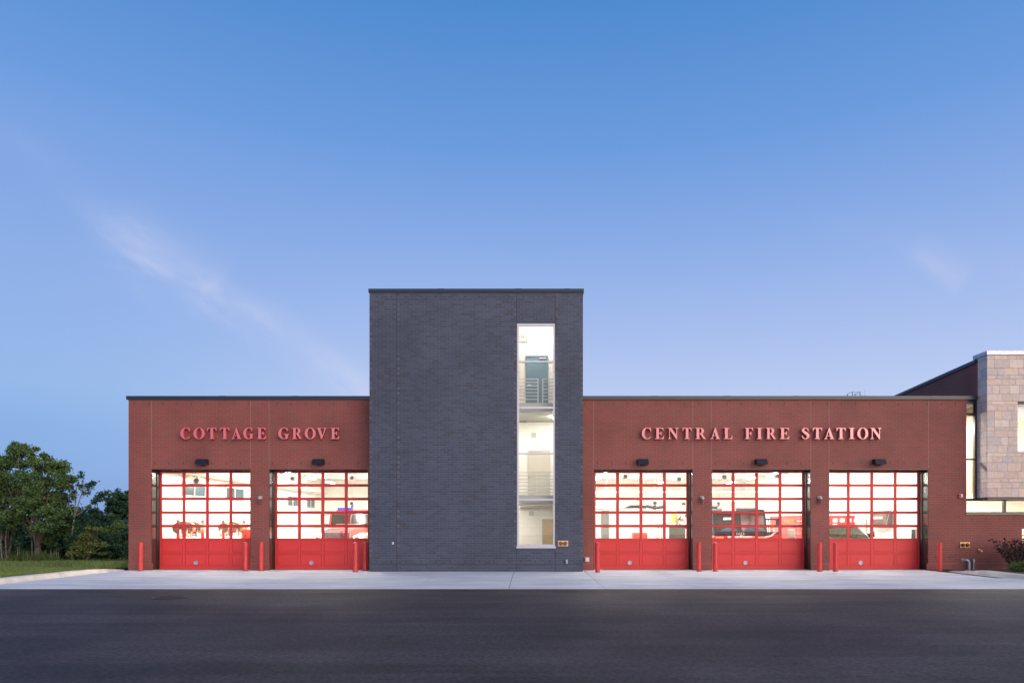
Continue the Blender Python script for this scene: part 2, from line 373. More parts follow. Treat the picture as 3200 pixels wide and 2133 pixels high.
# ---------------------------------------------------------------- ground, sky
def ground_mats():
    # asphalt
    m, nt, b = nmat('asphalt')
    tc = nt.nodes.new('ShaderNodeTexCoord')
    n1 = nt.nodes.new('ShaderNodeTexNoise'); n1.inputs['Scale'].default_value = 16; n1.inputs['Detail'].default_value = 6; n1.inputs['Roughness'].default_value = .75
    nt.links.new(tc.outputs['Object'], n1.inputs['Vector'])
    mp = nt.nodes.new('ShaderNodeMapping'); mp.inputs['Scale'].default_value = (.07, .8, 1); nt.links.new(tc.outputs['Object'], mp.inputs['Vector'])
    n2 = nt.nodes.new('ShaderNodeTexNoise'); n2.inputs['Scale'].default_value = 1.2; n2.inputs['Detail'].default_value = 8; n2.inputs['Roughness'].default_value = .6
    n2.inputs['Distortion'].default_value = .6
    nt.links.new(mp.outputs[0], n2.inputs['Vector'])
    n3 = nt.nodes.new('ShaderNodeTexNoise'); n3.inputs['Scale'].default_value = .35; n3.inputs['Detail'].default_value = 7; nt.links.new(tc.outputs['Object'], n3.inputs['Vector'])
    r = nt.nodes.new('ShaderNodeValToRGB'); r.color_ramp.elements[0].position = .36; r.color_ramp.elements[1].position = .66
    r.color_ramp.elements[0].color = (.022, .0155, .0175, 1); r.color_ramp.elements[1].color = (.100, .074, .072, 1)
    nt.links.new(n1.outputs['Fac'], r.inputs['Fac'])
    r2 = nt.nodes.new('ShaderNodeMapRange'); r2.inputs['From Min'].default_value = .40; r2.inputs['From Max'].default_value = .60; r2.inputs['To Min'].default_value = .70; r2.inputs['To Max'].default_value = 1.12
    nt.links.new(n2.outputs['Fac'], r2.inputs['Value'])
    r3 = nt.nodes.new('ShaderNodeMapRange'); r3.inputs['From Min'].default_value = .40; r3.inputs['From Max'].default_value = .60; r3.inputs['To Min'].default_value = .78; r3.inputs['To Max'].default_value = 1.2
    nt.links.new(n3.outputs['Fac'], r3.inputs['Value'])
    vm = nt.nodes.new('ShaderNodeVectorMath'); vm.operation = 'SCALE'; nt.links.new(r.outputs['Color'], vm.inputs[0]); nt.links.new(math_node(nt, 'MULTIPLY', r2.outputs[0], r3.outputs[0]), vm.inputs['Scale'])
    nt.links.new(vm.outputs[0], b.inputs['Base Color']); b.inputs['Roughness'].default_value = .75; b.inputs['Specular IOR Level'].default_value = .3
    bp = nt.nodes.new('ShaderNodeBump'); bp.inputs['Strength'].default_value = .6; bp.inputs['Distance'].default_value = .01
    nt.links.new(n1.outputs['Fac'], bp.inputs['Height']); nt.links.new(bp.outputs['Normal'], b.inputs['Normal'])
    M['asphalt'] = m
    # concrete
    m, nt, b = nmat('apron_concrete')
    tc = nt.nodes.new('ShaderNodeTexCoord')
    mp = nt.nodes.new('ShaderNodeMapping'); mp.inputs['Scale'].default_value = (.35, 1.6, 1); nt.links.new(tc.outputs['Object'], mp.inputs['Vector'])
    n2 = nt.nodes.new('ShaderNodeTexNoise'); n2.inputs['Scale'].default_value = 1.1; n2.inputs['Detail'].default_value = 8; n2.inputs['Roughness'].default_value = .62; nt.links.new(mp.outputs[0], n2.inputs['Vector'])
    n1 = nt.nodes.new('ShaderNodeTexNoise'); n1.inputs['Scale'].default_value = 35; n1.inputs['Detail'].default_value = 5; nt.links.new(tc.outputs['Object'], n1.inputs['Vector'])
    r = nt.nodes.new('ShaderNodeValToRGB'); r.color_ramp.elements[0].position = .34; r.color_ramp.elements[1].position = .62
    r.color_ramp.elements[0].color = (.50, .50, .50, 1); r.color_ramp.elements[1].color = (.70, .70, .70, 1); nt.links.new(n2.outputs['Fac'], r.inputs['Fac'])
    r2 = nt.nodes.new('ShaderNodeMapRange'); r2.inputs['To Min'].default_value = .88; r2.inputs['To Max'].default_value = 1.1; nt.links.new(n1.outputs['Fac'], r2.inputs['Value'])
    vm = nt.nodes.new('ShaderNodeVectorMath'); vm.operation = 'SCALE'; nt.links.new(r.outputs['Color'], vm.inputs[0]); nt.links.new(r2.outputs[0], vm.inputs['Scale'])
    nt.links.new(vm.outputs[0], b.inputs['Base Color']); b.inputs['Roughness'].default_value = .8
    M['concrete'] = m
    M['kerb'] = mat('kerb_concrete', (.72, .66, .54), .85, var=.12, vscale=2.5, bump=.3)
    M['kerb_cool'] = mat('weathered_kerb_concrete', (.56, .53, .46), .85, var=.12, vscale=2.5, bump=.3)
    M['soil_grass'] = mat('lawn_soil', (.06, .10, .025), .95, var=.45, vscale=.8)
    M['mulch'] = mat('mulch_gravel', (.055, .05, .05), .95, var=.6, vscale=30, bump=.6)
ground_mats()

st = 'structure'
tag(MB().add([(-400,-120,-.06),(400,-120,-.06),(400,-8.46,-.012),(-400,-8.46,-.012),(-400,2.9,-.012),(400,2.9,-.012)], [(0,1,2,3),(3,2,5,4)]).build('asphalt_road', M['asphalt']), kind=st)
ap = MB(); XS = [-17.1] + [-3.5 + 2.94*k for k in range(-4, 8)] + [19.9]; XS = sorted(x for x in XS if -17.1 <= x <= 24)
XS = sorted(set([-17.1] + [-3.5+2.92*k for k in range(-4, 8)] + [24.0]))
for a, b_ in zip(XS[:-1], XS[1:]):
    if b_ > 17.3 and a > 16: 
        ap.box(a+.006, b_, -8.5, -4.4, -.12, 0); continue
    ap.box(a+.009, b_-.009, -8.5, -4.405, -.12, 0); ap.box(a+.009, b_-.009, -4.395, .6, -.12, 0)
tag(ap.build('concrete_apron', M['concrete']), kind=st)
tag(MB().box(-17.1, 24, -8.49, .6, -.2, -.03).build('apron_joint_filler', mat('joint_filler', (.05,.05,.055), .9)), kind=st)
# concrete continues left of the kerb line toward the road
def sheet(name, fn, xs, ys, m, kind=st):
    vs = [(x, y, fn(x, y)) for y in ys for x in xs]; nx = len(xs)
    fs = [(j*nx+i, j*nx+i+1, (j+1)*nx+i+1, (j+1)*nx+i) for j in range(len(ys)-1) for i in range(nx-1)]
    return tag(MB().add(vs, fs, 0, True).build(name, m), kind=kind)
def lawn_z(x, y):
    t = min(1, max(0, (y+2)/28)); z = .14*(1-t) - 1.0*t
    if y > 26: z = -1.0 - .012*(y-26)
    return z + .025*math.sin(x*.7+y*.3) + .02*math.sin(x*.23-y*.9)
kxy = lambda y: -17.16 - (0.0 if y > -3 else .0)
sheet('lawn', lawn_z, [-160, -120, -90, -70] + [-56+2*i for i in range(19)] + [-18.6, -17.60], [-8.4, -7, -6, -5, -4, -3, -2, -1, 0, 2, 4, 7, 10, 14, 18, 22, 26, 32, 45, 70, 120], M['soil_grass'])
sheet('far_field', lambda x, y: -2.2 if y > 60 else -1.2, [-500, -200, 0, 200, 500], [26, 59, 61, 200, 900], M['soil_grass'])
sheet('lawn', lawn_z, [-17.62, -17.05], [.02, 3, 10, 18, 26.3], M['soil_grass'])
# left kerb: rolled profile along Y
def kerb(name, m, path, prof, label):
    """path: (x,y,h) ; profile offset outwards (positive = away from apron) """
    mb = MB(); n = len(prof); vs = []
    for i, (x, y, h, s) in enumerate(path):
        a = Vector(path[max(i-1,0)][:2]); c = Vector(path[min(i+1,len(path)-1)][:2]); d = (c-a).normalized(); nn = Vector((-d.y, d.x))*s
        for u, w in prof: vs.append((x+nn.x*u, y+nn.y*u, w*h - .01))
    fs = [(i*n+k, i*n+k+1, (i+1)*n+k+1, (i+1)*n+k) for i in range(len(path)-1) for k in range(n-1)]
    mb.add(vs, fs, 0, True); mb.add(vs[:n], [list(range(n))]); mb.add(vs[-n:], [list(range(n))])
    return mb.build(name, m)
prof = [(-.02,-.4),(-.02,.02),(.05,.10),(.10,.75),(.15,.97),(.20,1.0),(.50,1.02),(.54,.98),(.54,-.4)]
lp = [(-17.12,-.02,.04,1),(-17.12,-.5,.09,1),(-17.13,-1.2,.14,1),(-17.13,-2.4,.17,1),(-17.12,-3.99,.17,1)]
lp2 = [(-17.12,-4.01,.17,1),(-17.12,-5.5,.17,1),(-17.10,-6.6,.17,1),(-17.2,-7.4,.17,1),(-17.6,-8.1,.17,1),(-18.2,-8.42,.17,1),(-19.4,-8.55,.17,1)]
lp3 = [(-19.42,-8.55,.17,1),(-30,-8.6,.17,1),(-70,-8.6,.17,1)]
def rev(p): return [(x, y, h, -s) for x, y, h, s in p]
kg = MB()
k = kerb('kerb', M['kerb'], rev(lp), prof, '')
tag(k, kind=st); tag(kerb('kerb', M['kerb'], rev(lp2), prof, ''), kind=st); tag(kerb('kerb', M['kerb'], rev(lp3), prof, ''), kind=st)
rp = [(18.0,-.06,.02,1),(17.72,-.35,.03,1),(17.5,-.9,.05,1),(17.42,-1.6,.09,1),(17.40,-2.6,.17,1),(17.40,-3.99,.155,1)]
rp2 = [(17.40,-4.01,.155,1),(17.40,-5.5,.155,1),(17.45,-6.8,.155,1),(17.7,-7.8,.155,1),(18.3,-8.35,.155,1),(19.4,-8.55,.155,1),(40,-8.6,.155,1)]
tag(kerb('kerb', M['kerb_cool'], rp, prof, ''), kind=st); tag(kerb('kerb', M['kerb_cool'], rp2, prof, ''), kind=st)
def mulch_z(x, y): return .02 + .10*min(1, max(0, (-y)/2.5)) + .015*math.sin(x*5)*math.sin(y*4)
sheet('planting_bed', mulch_z, [17.78, 18.2, 18.8, 19.6, 20.5, 22, 25, 32], [-8.1, -7, -5, -4, -3, -2, -1.2, -.6, .02], M['mulch'])
# manhole and tar seam in the road
mh = empty('manhole_cover', (-9.5, -11.0, -.02), 'round dark iron manhole cover set in the asphalt, left of the centre', 'manhole cover')
def mhz(y): return -.012 - .048*(-y-8.46)/111.5
MB().torus((-9.5,-11.0,mhz(-11)+.006), .42, .035, 'z', 32, 6, flat=.35).build('rim', mat('cast_iron', (.02,.02,.022), .6), mh)
c_ = MB().cyl((-9.5,-11.0,mhz(-11)-.02), (-9.5,-11.0,mhz(-11)+.008), .38, seg=32)
for i in range(-3, 4): c_.box(-9.5-.3, -9.5+.3, -11.0+i*.08-.012, -11.0+i*.08+.012, mhz(-11)+.009, mhz(-11)+.015)
c_.build('lid', mat('iron_lid', (.062,.048,.050), .75, bump=.4, spec=.3), mh)

# ---------------------------------------------------------------- the station building
station = empty('fire_station', (0, 0, 0), 'long red brick fire station with five red garage doors and a tall charcoal brick tower', 'building')
WT = .66
DX = [-16.06, -11.04, 2.80, 7.83, 12.84]; DW = 4.23; DH = 4.30
XL, XT0, XT1, XR = -17.03, -6.55, 2.27, 18.69
YT = -.9
w = MB(); wall_grid(w, XL, XT0-.02, 0, 7.26, [(x, x+DW, -1, DH) for x in DX[:2]], 0, WT)
plabel(w.build('brick_wall', M['brick'], station), 'red brick wall with two garage doors on the left of the tower')
w = MB(); wall_grid(w, XT1+.02, XR, 0, 7.26, [(x, x+DW, -1, DH) for x in DX[2:]], 0, WT)
plabel(w.build('brick_wall', M['brick'], station), 'red brick wall with three garage doors on the right of the tower')
# side walls outside
MB().box(XL, XL+.3, WT, 26, 0, 7.26).build('side_wall', M['brick'], station)
MB().box(XL, 19.0, 26.0, 26.3, 0, 7.26).build('rear_wall', M['brick'], station)
# tower walls
TW = (-.45, 1.118, 1.04, 10.25)
w = MB(); wall_grid(w, XT0, XT1, 0, 11.52, [TW], YT, YT+.45)
w.box(XT0, XT0+.4, YT+.45, 4.6, 0, 11.52); w.box(XT1-.4, XT1, YT+.45, 4.6, 0, 11.52); w.box(XT0, XT1, 4.6, 5.0, 0, 11.52)
plabel(w.build('tower_wall', M['dark_brick'], station), 'charcoal brick tower wall with one tall narrow window')
# roofs
MB().box(XL+.3, XT0, WT, 26, 6.6, 6.9).box(XT0, XT1, 5.0, 26, 6.6, 6.9).box(XT1, 19.0, WT, 26, 6.6, 6.9).build('roof', M['coping'], station)
MB().box(XT0+.4, XT1-.4, YT+.45, 4.6, 11.0, 11.3).build('tower_roof', M['coping'], station)
# copings with joints
def coping(x0, x1, y0, y1, z0, z1, jl, name='coping', m='coping'):
    mb = MB(); xs = [x0] + [j for j in jl if x0 < j < x1] + [x1]
    for a, b_ in zip(xs[:-1], xs[1:]): mb.box(a + (.004 if a != x0 else 0), b_ - (.004 if b_ != x1 else 0), y0, y1, z0, z1)
    for j in jl:
        if x0 < j < x1: mb.box(j-.13, j+.13, y0-.006, y1+.006, z0-.004, z1+.006)
    return mb.build(name, M[m], station)
M['coping_right'] = mat('grey_bronze_coping_metal', (.055, .057, .068), .36, .3, var=.08, vscale=.5)
coping(XL-.07, XT0, -.06, WT+.1, 7.26, 7.41, [-13.0, -9.9])
coping(XT0-.035, XT1+.035, YT-.05, YT+.55, 11.52, 11.66, [-3.6, -.4, 1.6])
coping(XT1, 19.12, -.07, WT+.1, 7.26, 7.41, [5.4, 8.45, 11.4, 14.3, 17.3], m='coping_right')
# coping returns down the side of the tower (side coping)
MB().box(XT0-.035, XT0+.45, YT+.551, 5.05, 11.52, 11.655).box(XT1-.45, XT1+.035, YT+.551, 5.05, 11.52, 11.655).build('coping', M['coping'], station)
# control joints, weep vents, base flashing
cj = MB()
for x in [DX[0], DX[0]+DW, DX[1], DX[2], DX[2]+DW, DX[3], DX[3]+DW, DX[4], DX[4]+DW]:
    cj.box(x-.007, x+.007, -.004, .01, DH+.02, 7.26)
for x in (18.69-.18,): pass
plabel(cj.build('control_joint', M['joint'], station), 'thin pale vertical sealant joints in the red brick')
cj = MB()
for x in (-5.42, -.47, 1.128): cj.box(x-.010, x+.010, YT-.004, YT+.01, 0 if x < -1 else 10.27, 11.52)
for x in (-.47, 1.128): cj.box(x-.010, x+.010, YT-.004, YT+.01, 0, 1.0)
cj.box(XT0, XT1, YT-.004, YT+.01, .30, .315)
cj.build('control_joint', M['joint_dark'], station)
# toothed quoin bricks beside the joints of the tower
tq = MB()
for x in (-6.55+.0, -5.42+.012, -.47-.112, 1.128+.012, 2.27-.10):
    z = .3048*2
    kk = 0
    while z < 11.4:
        if not (x == -.47-.112 and z < 0): 
            if random.random() < .7: tq.box(x, x+.10, YT-.003, YT+.02, z+.006, z+.0975, 0 if random.random() < .8 else 1)
        z += .2032
tq.build('quoin_brick', [mat('light_charcoal_brick', (.085,.09,.12), .6, var=.2, vscale=5), mat('plum_brick', (.06,.03,.04), .6)], station)
wv = MB()
def weeps(x0, x1, z, y, skip=()):
    x = x0
    while x < x1:
        wv.box(x-.010, x+.010, y-.003, y+.01, z-.05, z+.05); x += .608
weeps(XL+.25, XT0-.2, 7.07, 0); weeps(XT1+.15, XR-.1, 7.07, 0)
for x in DX: weeps(x+.15, x+DW-.1, 4.55, 0)
weeps(XL+.2, DX[0]-.2, .55, 0); weeps(DX[0]+DW+.1, DX[1]-.1, .55, 0); weeps(DX[2]-.35, DX[2]-.1, .55, 0)
weeps(DX[2]+DW+.3, DX[3]-.1, .55, 0); weeps(DX[3]+DW+.05, DX[4]-.1, .55, 0); weeps(DX[4]+DW+.3, 18.6, .55, 0)
weeps(XT0+.3, XT1, 11.35, YT); weeps(-.25, 1.1, 10.43, YT); weeps(XT0+.3, -.5, .42, YT); weeps(-.3, 2.2, .42, YT)
weeps(18.9, 24, 2.18, 0)
wv.build('weep_vent', M['weep'], station)
# projecting brick base and drip flashing
bs = MB(); fl = MB()
for a, b_ in ((XL, DX[0]+.07), (DX[0]+DW-.02, DX[1]+.02), (DX[1]+DW, XT0), (XT1+.0, DX[2]-.0), (DX[2]+DW, DX[3]), (DX[3]+DW, DX[4]), (DX[4]+DW-.08, 18.69)):
    bs.box(a-.0, b_, -.03, .002, 0, .27); fl.box(a, b_, -.036, .001, .272, .280)
bs.build('brick_base', M['brick'], station)
fl.build('drip_flashing', mat('flashing', (.32, .25, .25), .4, .4), station)

# door openings: bronze lining
jm = MB()
for x in DX:
    jm.box(x+.001, x+.022, .02, .575, 0.001, DH-.001).box(x+DW-.022, x+DW-.001, .02, .575, 0.001, DH-.001).box(x+.023, x+DW-.023, .02, .575, DH-.022, DH-.002)
jm.build('opening_trim', M['bronze'], station)
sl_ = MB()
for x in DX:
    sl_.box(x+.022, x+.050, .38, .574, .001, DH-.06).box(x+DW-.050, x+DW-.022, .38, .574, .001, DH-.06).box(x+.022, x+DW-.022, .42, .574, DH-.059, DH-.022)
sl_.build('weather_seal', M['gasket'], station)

# garage doors
def make_door(x0):
    d = MB(); g = MB(); gk = MB(); pn = MB()
    yf, yb = .576, .625
    st_, gw, mw = .13, .912, .107
    xs = [x0+st_ + k*(gw+mw) for k in range(4)]
    zb = [1.335 + .5894*k for k in range(5)]; gh = .497
    x1 = x0 + DW
    rows = [(z, z+gh) for z in zb]
    prows = [(.168, .655), (.765, 1.24)]
    allr = prows + rows
    # horizontal rails between rows, split by the section joint
    edges = [(.012, .168)] 
    for (a0, a1), (b0, b1) in zip(allr[:-1], allr[1:]): edges.append((a1, b0))
    edges.append((allr[-1][1], 4.285))
    for i, (a, b_) in enumerate(edges):
        if 0 < i < len(edges)-1:
            mid = (a+b_)/2
            d.box(x0+.024, x1-.024, yf, yb, a, mid-.007); d.box(x0+.024, x1-.024, yf, yb, mid+.007, b_); d.box(x0+.024, x1-.024, yf+.035, yb, mid-.007, mid+.007)
        else: d.box(x0+.024, x1-.024, yf, yb, a, b_)
    for (a, b_) in allr:
        d.box(x0+.024, xs[0], yf, yb, a, b_)
        for k in range(3): d.box(xs[k]+gw, xs[k+1], yf, yb, a, b_)
        d.box(xs[3]+gw, x1-.024, yf, yb, a, b_)
    for (a, b_) in prows:
        for x in xs:
            pn.box(x+.014, x+gw-.014, yf+.010, yb-.006, a+.014, b_-.014); pn.box(x+.0, x+gw, yf+.042, yb-.004, a, b_)
            # thin raised moulding round each recessed panel
    for (a, b_) in rows:
        for x in xs:
            t = .012
            gk.box(x, x+gw, yf+.014, yf+.036, a, a+t).box(x, x+gw, yf+.014, yf+.036, b_-t, b_).box(x, x+t, yf+.014, yf+.036, a+t, b_-t).box(x+gw-t, x+gw, yf+.014, yf+.036, a+t, b_-t)
            g.add([(x+.005, yf+.025, a+.005), (x+gw-.005, yf+.025, a+.005), (x+gw-.005, yf+.025, b_-.005), (x+.005, yf+.025, b_-.005)], [(0,1,2,3)])
    o = d.build('garage_door', M['red'], station, (x0, yf, 0))
    pn.build('panel', M['red'], o, (x0, yf, 0)); gk.build('gasket', M['gasket'], o, (x0, yf, 0)); g.build('window_glass', M['glass'], o, (x0, yf, 0))
    cx, cz = x0+1.62, .285
    e = MB().torus((cx, yf-.004, cz), .082, .016, 'y', 24, 8); e.cyl((cx, yf+.03, cz), (cx, yf-.006, cz), .072, seg=24).cyl((cx, yf-.006, cz), (cx, yf-.012, cz), .045, .035, seg=20)
    e.build('exhaust_port', M['galv'], o, (x0, yf, 0))
    MB().box(x0+.03, x1-.03, yf+.004, yb-.002, .0, .0118).build('bottom_seal', M['gasket'], o, (x0, yf, 0))
    return o
for x, l in zip(DX, ('garage door at the far left of the facade, hose racks behind its panes', 'garage door just left of the dark tower, fire truck behind its panes', 'garage door just right of the dark tower', 'middle garage door of the right wing, truck lettered C.G.F.D. behind it', 'garage door at the right end, ambulance behind its panes')):
    plabel(make_door(x), l)

# tower window
tx0, tx1, tz0, tz1 = TW; yw = YT + .03
f = MB(); fw = .075
f.box(tx0, tx0+fw, yw, yw+.14, tz0, tz1).box(tx1-fw, tx1, yw, yw+.14, tz0, tz1).box(tx0+fw, tx1-fw, yw, yw+.14, tz1-.10, tz1).box(tx0+fw, tx1-fw, yw, yw+.14, tz0, tz0+.08)
tw = f.build('tower_window', M['white_frame'], station, (tx0, yw, tz0))
def tz(py): return CH + (CY-py)*(YT+CD)/F
mu = MB()
for a, b_ in ((1126, 1131), (1269, 1275), (1413.5, 1418.5), (1557, 1562.5)): mu.box(tx0+fw, tx1-fw, yw+.01, yw+.13, tz(b_), tz(a))
for zz in (tz(1162),): mu.box(tx0-.001, tx0+fw+.001, yw-.002, yw+.02, zz-.006, zz+.006, 1).box(tx1-fw-.001, tx1+.001, yw-.002, yw+.02, zz-.006, zz+.006, 1)
mu.build('mullion', [M['white_frame'], M['joint_dark']], tw, (tx0, yw, tz0))
MB().add([(tx0+fw-.01,yw+.07,tz0+.05),(tx1-fw+.01,yw+.07,tz0+.05),(tx1-fw+.01,yw+.07,tz1-.05),(tx0+fw-.01,yw+.07,tz1-.05)], [(0,1,2,3)]).build('glass', M['glass_tower'], tw, (tx0, yw, tz0))
MB().box(tx0-.03, tx1+.03, YT-.05, yw+.13, tz0-.075, tz0-.002).build('sill', M['white_frame'], tw, (tx0, yw, tz0))
# tower interior
ix0, ix1 = XT0+.41, XT1-.41; yi0 = YT+.46
sh = MB()
sh.add([(ix0,yi0,0),(ix0,4.59,0),(ix0,4.59,11),(ix0,yi0,11)], [(0,1,2,3)]).add([(ix1,yi0,0),(ix1,4.59,0),(ix1,4.59,11),(ix1,yi0,11)], [(0,1,2,3)])
wall_grid(sh, ix0, ix1, 0, 10.98, [TW], yi0-.005, yi0, mi=0)
sh.box(ix0, ix1, 2.5, 2.6, .01, 6.68).box(ix0, ix1, .95, 1.05, 7.06, 10.98)
sh.build('tower_interior_wall', M['cmu'], station)
MB().box(ix0, ix1, yi0, 4.5, 10.9, 10.985).build('tower_ceiling', M['ceil'], station)
MB().box(ix0, ix1, yi0, 4.5, .0, .012).build('tower_floor', M['floor_in'], station)
sl = MB()
sl.box(ix0, ix1, -.36, 4.5, 6.70, 7.055).box(ix0, ix1, -.36, 4.5, 2.88, 3.18)
sl.build('landing', M['slab'], station)
def railing(pys, y, x0, x1, posts, zf):
    mb = MB()
    for p in pys:
        z = CH + (CY-p)*(y+CD)/F; mb.cyl((x0, y, z), (x1, y, z), .018, seg=8)
    zt = CH + (CY-pys[0])*(y+CD)/F
    for x in posts: mb.box(x-.022, x+.022, y-.022, y+.022, zf, zt+.01)
    return mb.build('railing', M['rail'], station)
r1 = [1184, 1194, 1205, 1215.6, 1226, 1236.5, 1247]
railing(r1, -.33, ix0, .43, [-.42, .42], 7.0); railing(r1, -.29, .60, 1.85, [.62, 1.7], 7.0)
railing([1475, 1485, 1496, 1506, 1516.5, 1527, 1537.4], -.33, ix0, 1.85, [-2.5, .37], 3.15)
def idoor(xa, xb, y, z0, z1, m, fm, name='interior_door'):
    mb = MB().box(xa+.05, xb-.05, y-.03, y-.002, z0+.01, z1-.05)
    o = mb.build(name, M[m], station, (xa, y, z0))
    MB().box(xa, xa+.05, y-.05, y-.002, z0, z1).box(xb-.05, xb, y-.05, y-.002, z0, z1).box(xa+.05, xb-.05, y-.05, y-.002, z1-.05, z1).build('door_frame', M[fm], o, (xa, y, z0))
    MB().box(xb-.38, xb-.1, y-.07, y-.031, z1-.14, z1-.09).build('door_closer', M['alu'], o, (xa, y, z0))
    MB().cyl((xa+.12, y-.09, z0+1.0), (xa+.12, y-.03, z0+1.0), .02).cyl((xa+.12, y-.085, z0+1.0), (xa+.24, y-.085, z0+1.0), .012).build('handle', M['alu'], o, (xa, y, z0))
    return o
plabel(idoor(-.10, .885, .95, 7.06, 9.36, 'teal', 'teal'), 'teal blue door behind the upper railing')
plabel(idoor(0.0, 1.02, 2.5, 3.19, 5.37, 'beige', 'beige'), 'beige door on the middle level of the tower')
plabel(idoor(.66, 1.62, 2.5, .02, 2.2, 'tan', 'beige'), 'tan wooden door at the foot of the tower stair')
gr = MB()
for px, py in ((1668, 1359), (1661, 1603)):
    p = at(px, py, 2.5)
    gr.box(p.x-.13, p.x+.13, 2.475, 2.499, p.z-.13, p.z+.13)
    for i in range(5):
        for j in range(5): gr.box(p.x-.11+.046*i, p.x-.11+.046*i+.03, 2.468, 2.4745, p.z-.11+.046*j, p.z-.11+.046*j+.03, 1)
gr.build('air_grille', [M['white'], M['grille_grey']], station)
p = at(1635, 1306, 2.3); MB().box(p.x-.14, p.x+.16, 2.25, 2.499, p.z-.16, p.z+.16).build('junction_box', M['grille_grey'], station)
pp = MB(); p = at(1650, 1581, 1.5); pp.cyl((-2, 1.5, p.z), (1.8, 1.5, p.z), .03, seg=8)
for px in (1625, 1684): q = at(px, 1581, 1.5); pp.cyl((q.x, 1.5, q.z), (q.x, 1.5, 2.88), .01, seg=6); pp.cyl((q.x, 1.45, q.z-.25), (q.x, 1.45, q.z), .015, seg=6)
for x in (-.2, -.05, .1): pp.box(x, x+.01, .7, .94, 10.3, 10.35)
pp.build('sprinkler_pipe', M['rail'], station)
# upper louvre / access panel
lv = MB()
for i in range(6): lv.box(-.42, -.0, .90, .945, 9.98+.11*i, 10.0+.11*i)
lv.box(-.01, .02, .90, .945, 9.9, 10.65); lv.build('louvre', M['white'], station)

# main hall interior
HX0, HX1, HY0, HY1, HZ = XL+.31, 17.45, WT+.005, 25.9, 5.75
hw = MB()
wall_grid(hw, HX0, XT0-.05, 0, HZ, [(x, x+DW, -1, DH) for x in DX[:2]], HY0, HY0+.004)
wall_grid(hw, XT1+.05, HX1, 0, HZ, [(x, x+DW, -1, DH) for x in DX[2:]], HY0, HY0+.004)
hw.box(XT0-.05, XT0-.0, HY0, 5.05, 0, HZ).box(XT1, XT1+.05, HY0, 5.05, 0, HZ).box(XT0-.05, XT1+.05, 5.0, 5.06, 0, HZ)
WIN = [(3.9, 6.1, 3.40, 4.0), (8.6, 10.9, 3.40, 4.0), (14.2, 16.2, 3.3, 3.95), (18.3, 20.3, 3.3, 3.95), (22.4, 24.2, 3.3, 3.95)]
hw.add([(HX0,HY0,0),(HX0,HY1,0),(HX0,HY1,HZ),(HX0,HY0,HZ)], [(0,1,2,3)])
hw.add([(HX0,HY1,0),(HX1,HY1,0),(HX1,HY1,HZ),(HX0,HY1,HZ)], [(0,1,2,3)])
hw.box(HX1, HX1+.1, HY0, HY1, 0, HZ)
hw.build('interior_wall', M['cmu'], station)
for a, b_, z0, z1 in WIN:
    o = MB().box(HX0+.002, HX0+.03, a, b_, z0, z1).build('clerestory_window', M['tinted'], station, (HX0, a, z0))
    m_ = MB().box(HX0+.004, HX0+.07, a-.06, b_+.06, z0-.06, z0).box(HX0+.004, HX0+.07, a-.06, a, z0, z1).box(HX0+.004, HX0+.07, b_, b_+.06, z0, z1).box(HX0+.004, HX0+.07, a-.06, b_+.06, z1, z1+.06)
    m_.box(HX0+.004, HX0+.06, (a+b_)/2-.05, (a+b_)/2+.05, z0, z1); m_.build('frame', M['greybox'], o, (HX0, a, z0))
tag(MB().box(HX0, HX1, HY0-.62, HY1, -.1, .006).build('bay_floor', M['floor_in']), kind=st)
ce = MB().box(HX0, XT0, HY0, 5.06, HZ, HZ+.1).box(XT1, HX1, HY0, 5.06, HZ, HZ+.1).box(HX0, HX1, 5.061, HY1, HZ, HZ+.1); ce.build('ceiling', M['ceil'], station)
bmz = MB()
for y in (4.2, 8.4, 12.6, 16.8, 21.0): bmz.box(HX0, XT0-.05, y, y+.25, 5.35, HZ) if y < 5 else bmz.box(HX0, HX1, y, y+.25, 5.35, HZ)
bmz.box(XT1+.05, HX1, 4.2, 4.45, 5.35, HZ)
bmz.build('roof_beam', M['ceil'], station)
# long duct high on the left wall and pipes
MB().box(HX0+.01, HX0+.5, 1.2, 25.5, 4.35, 4.75).cyl((HX0+.8, 1.2, 4.5), (HX0+.8, 25.5, 4.5), .05, seg=8).build('duct', M['ceil'], station)
MB().cyl((3.0, 12, 3.9), (HX1, 12, 3.9), .05, seg=8).cyl((3.0, 18, 3.6), (HX1, 18, 3.6), .04, seg=8).build('ceiling_pipe', M['white'], station)
plabel(MB().box(5.9, 6.5, 25.75, 25.895, 0, 3.1).build('rear_doorway', M['grille_grey'], station), 'tall grey rear doorway seen through the door right of the tower')
for y0, nm in ((6.1, 'white'), (9.3, 'white')):
    idoor_ = MB().box(HX1-.04, HX1-.002, y0, y0+1.0, 0, 2.15).build('interior_door', M['white'], station, (HX1, y0, 0))
    MB().box(HX1-.07, HX1-.002, y0-.09, y0, 0, 2.24).box(HX1-.07, HX1-.002, y0+1.0, y0+1.09, 0, 2.24).box(HX1-.07, HX1-.002, y0, y0+1.0, 2.15, 2.24).build('door_frame', M['beige'], idoor_, (HX1, y0, 0))

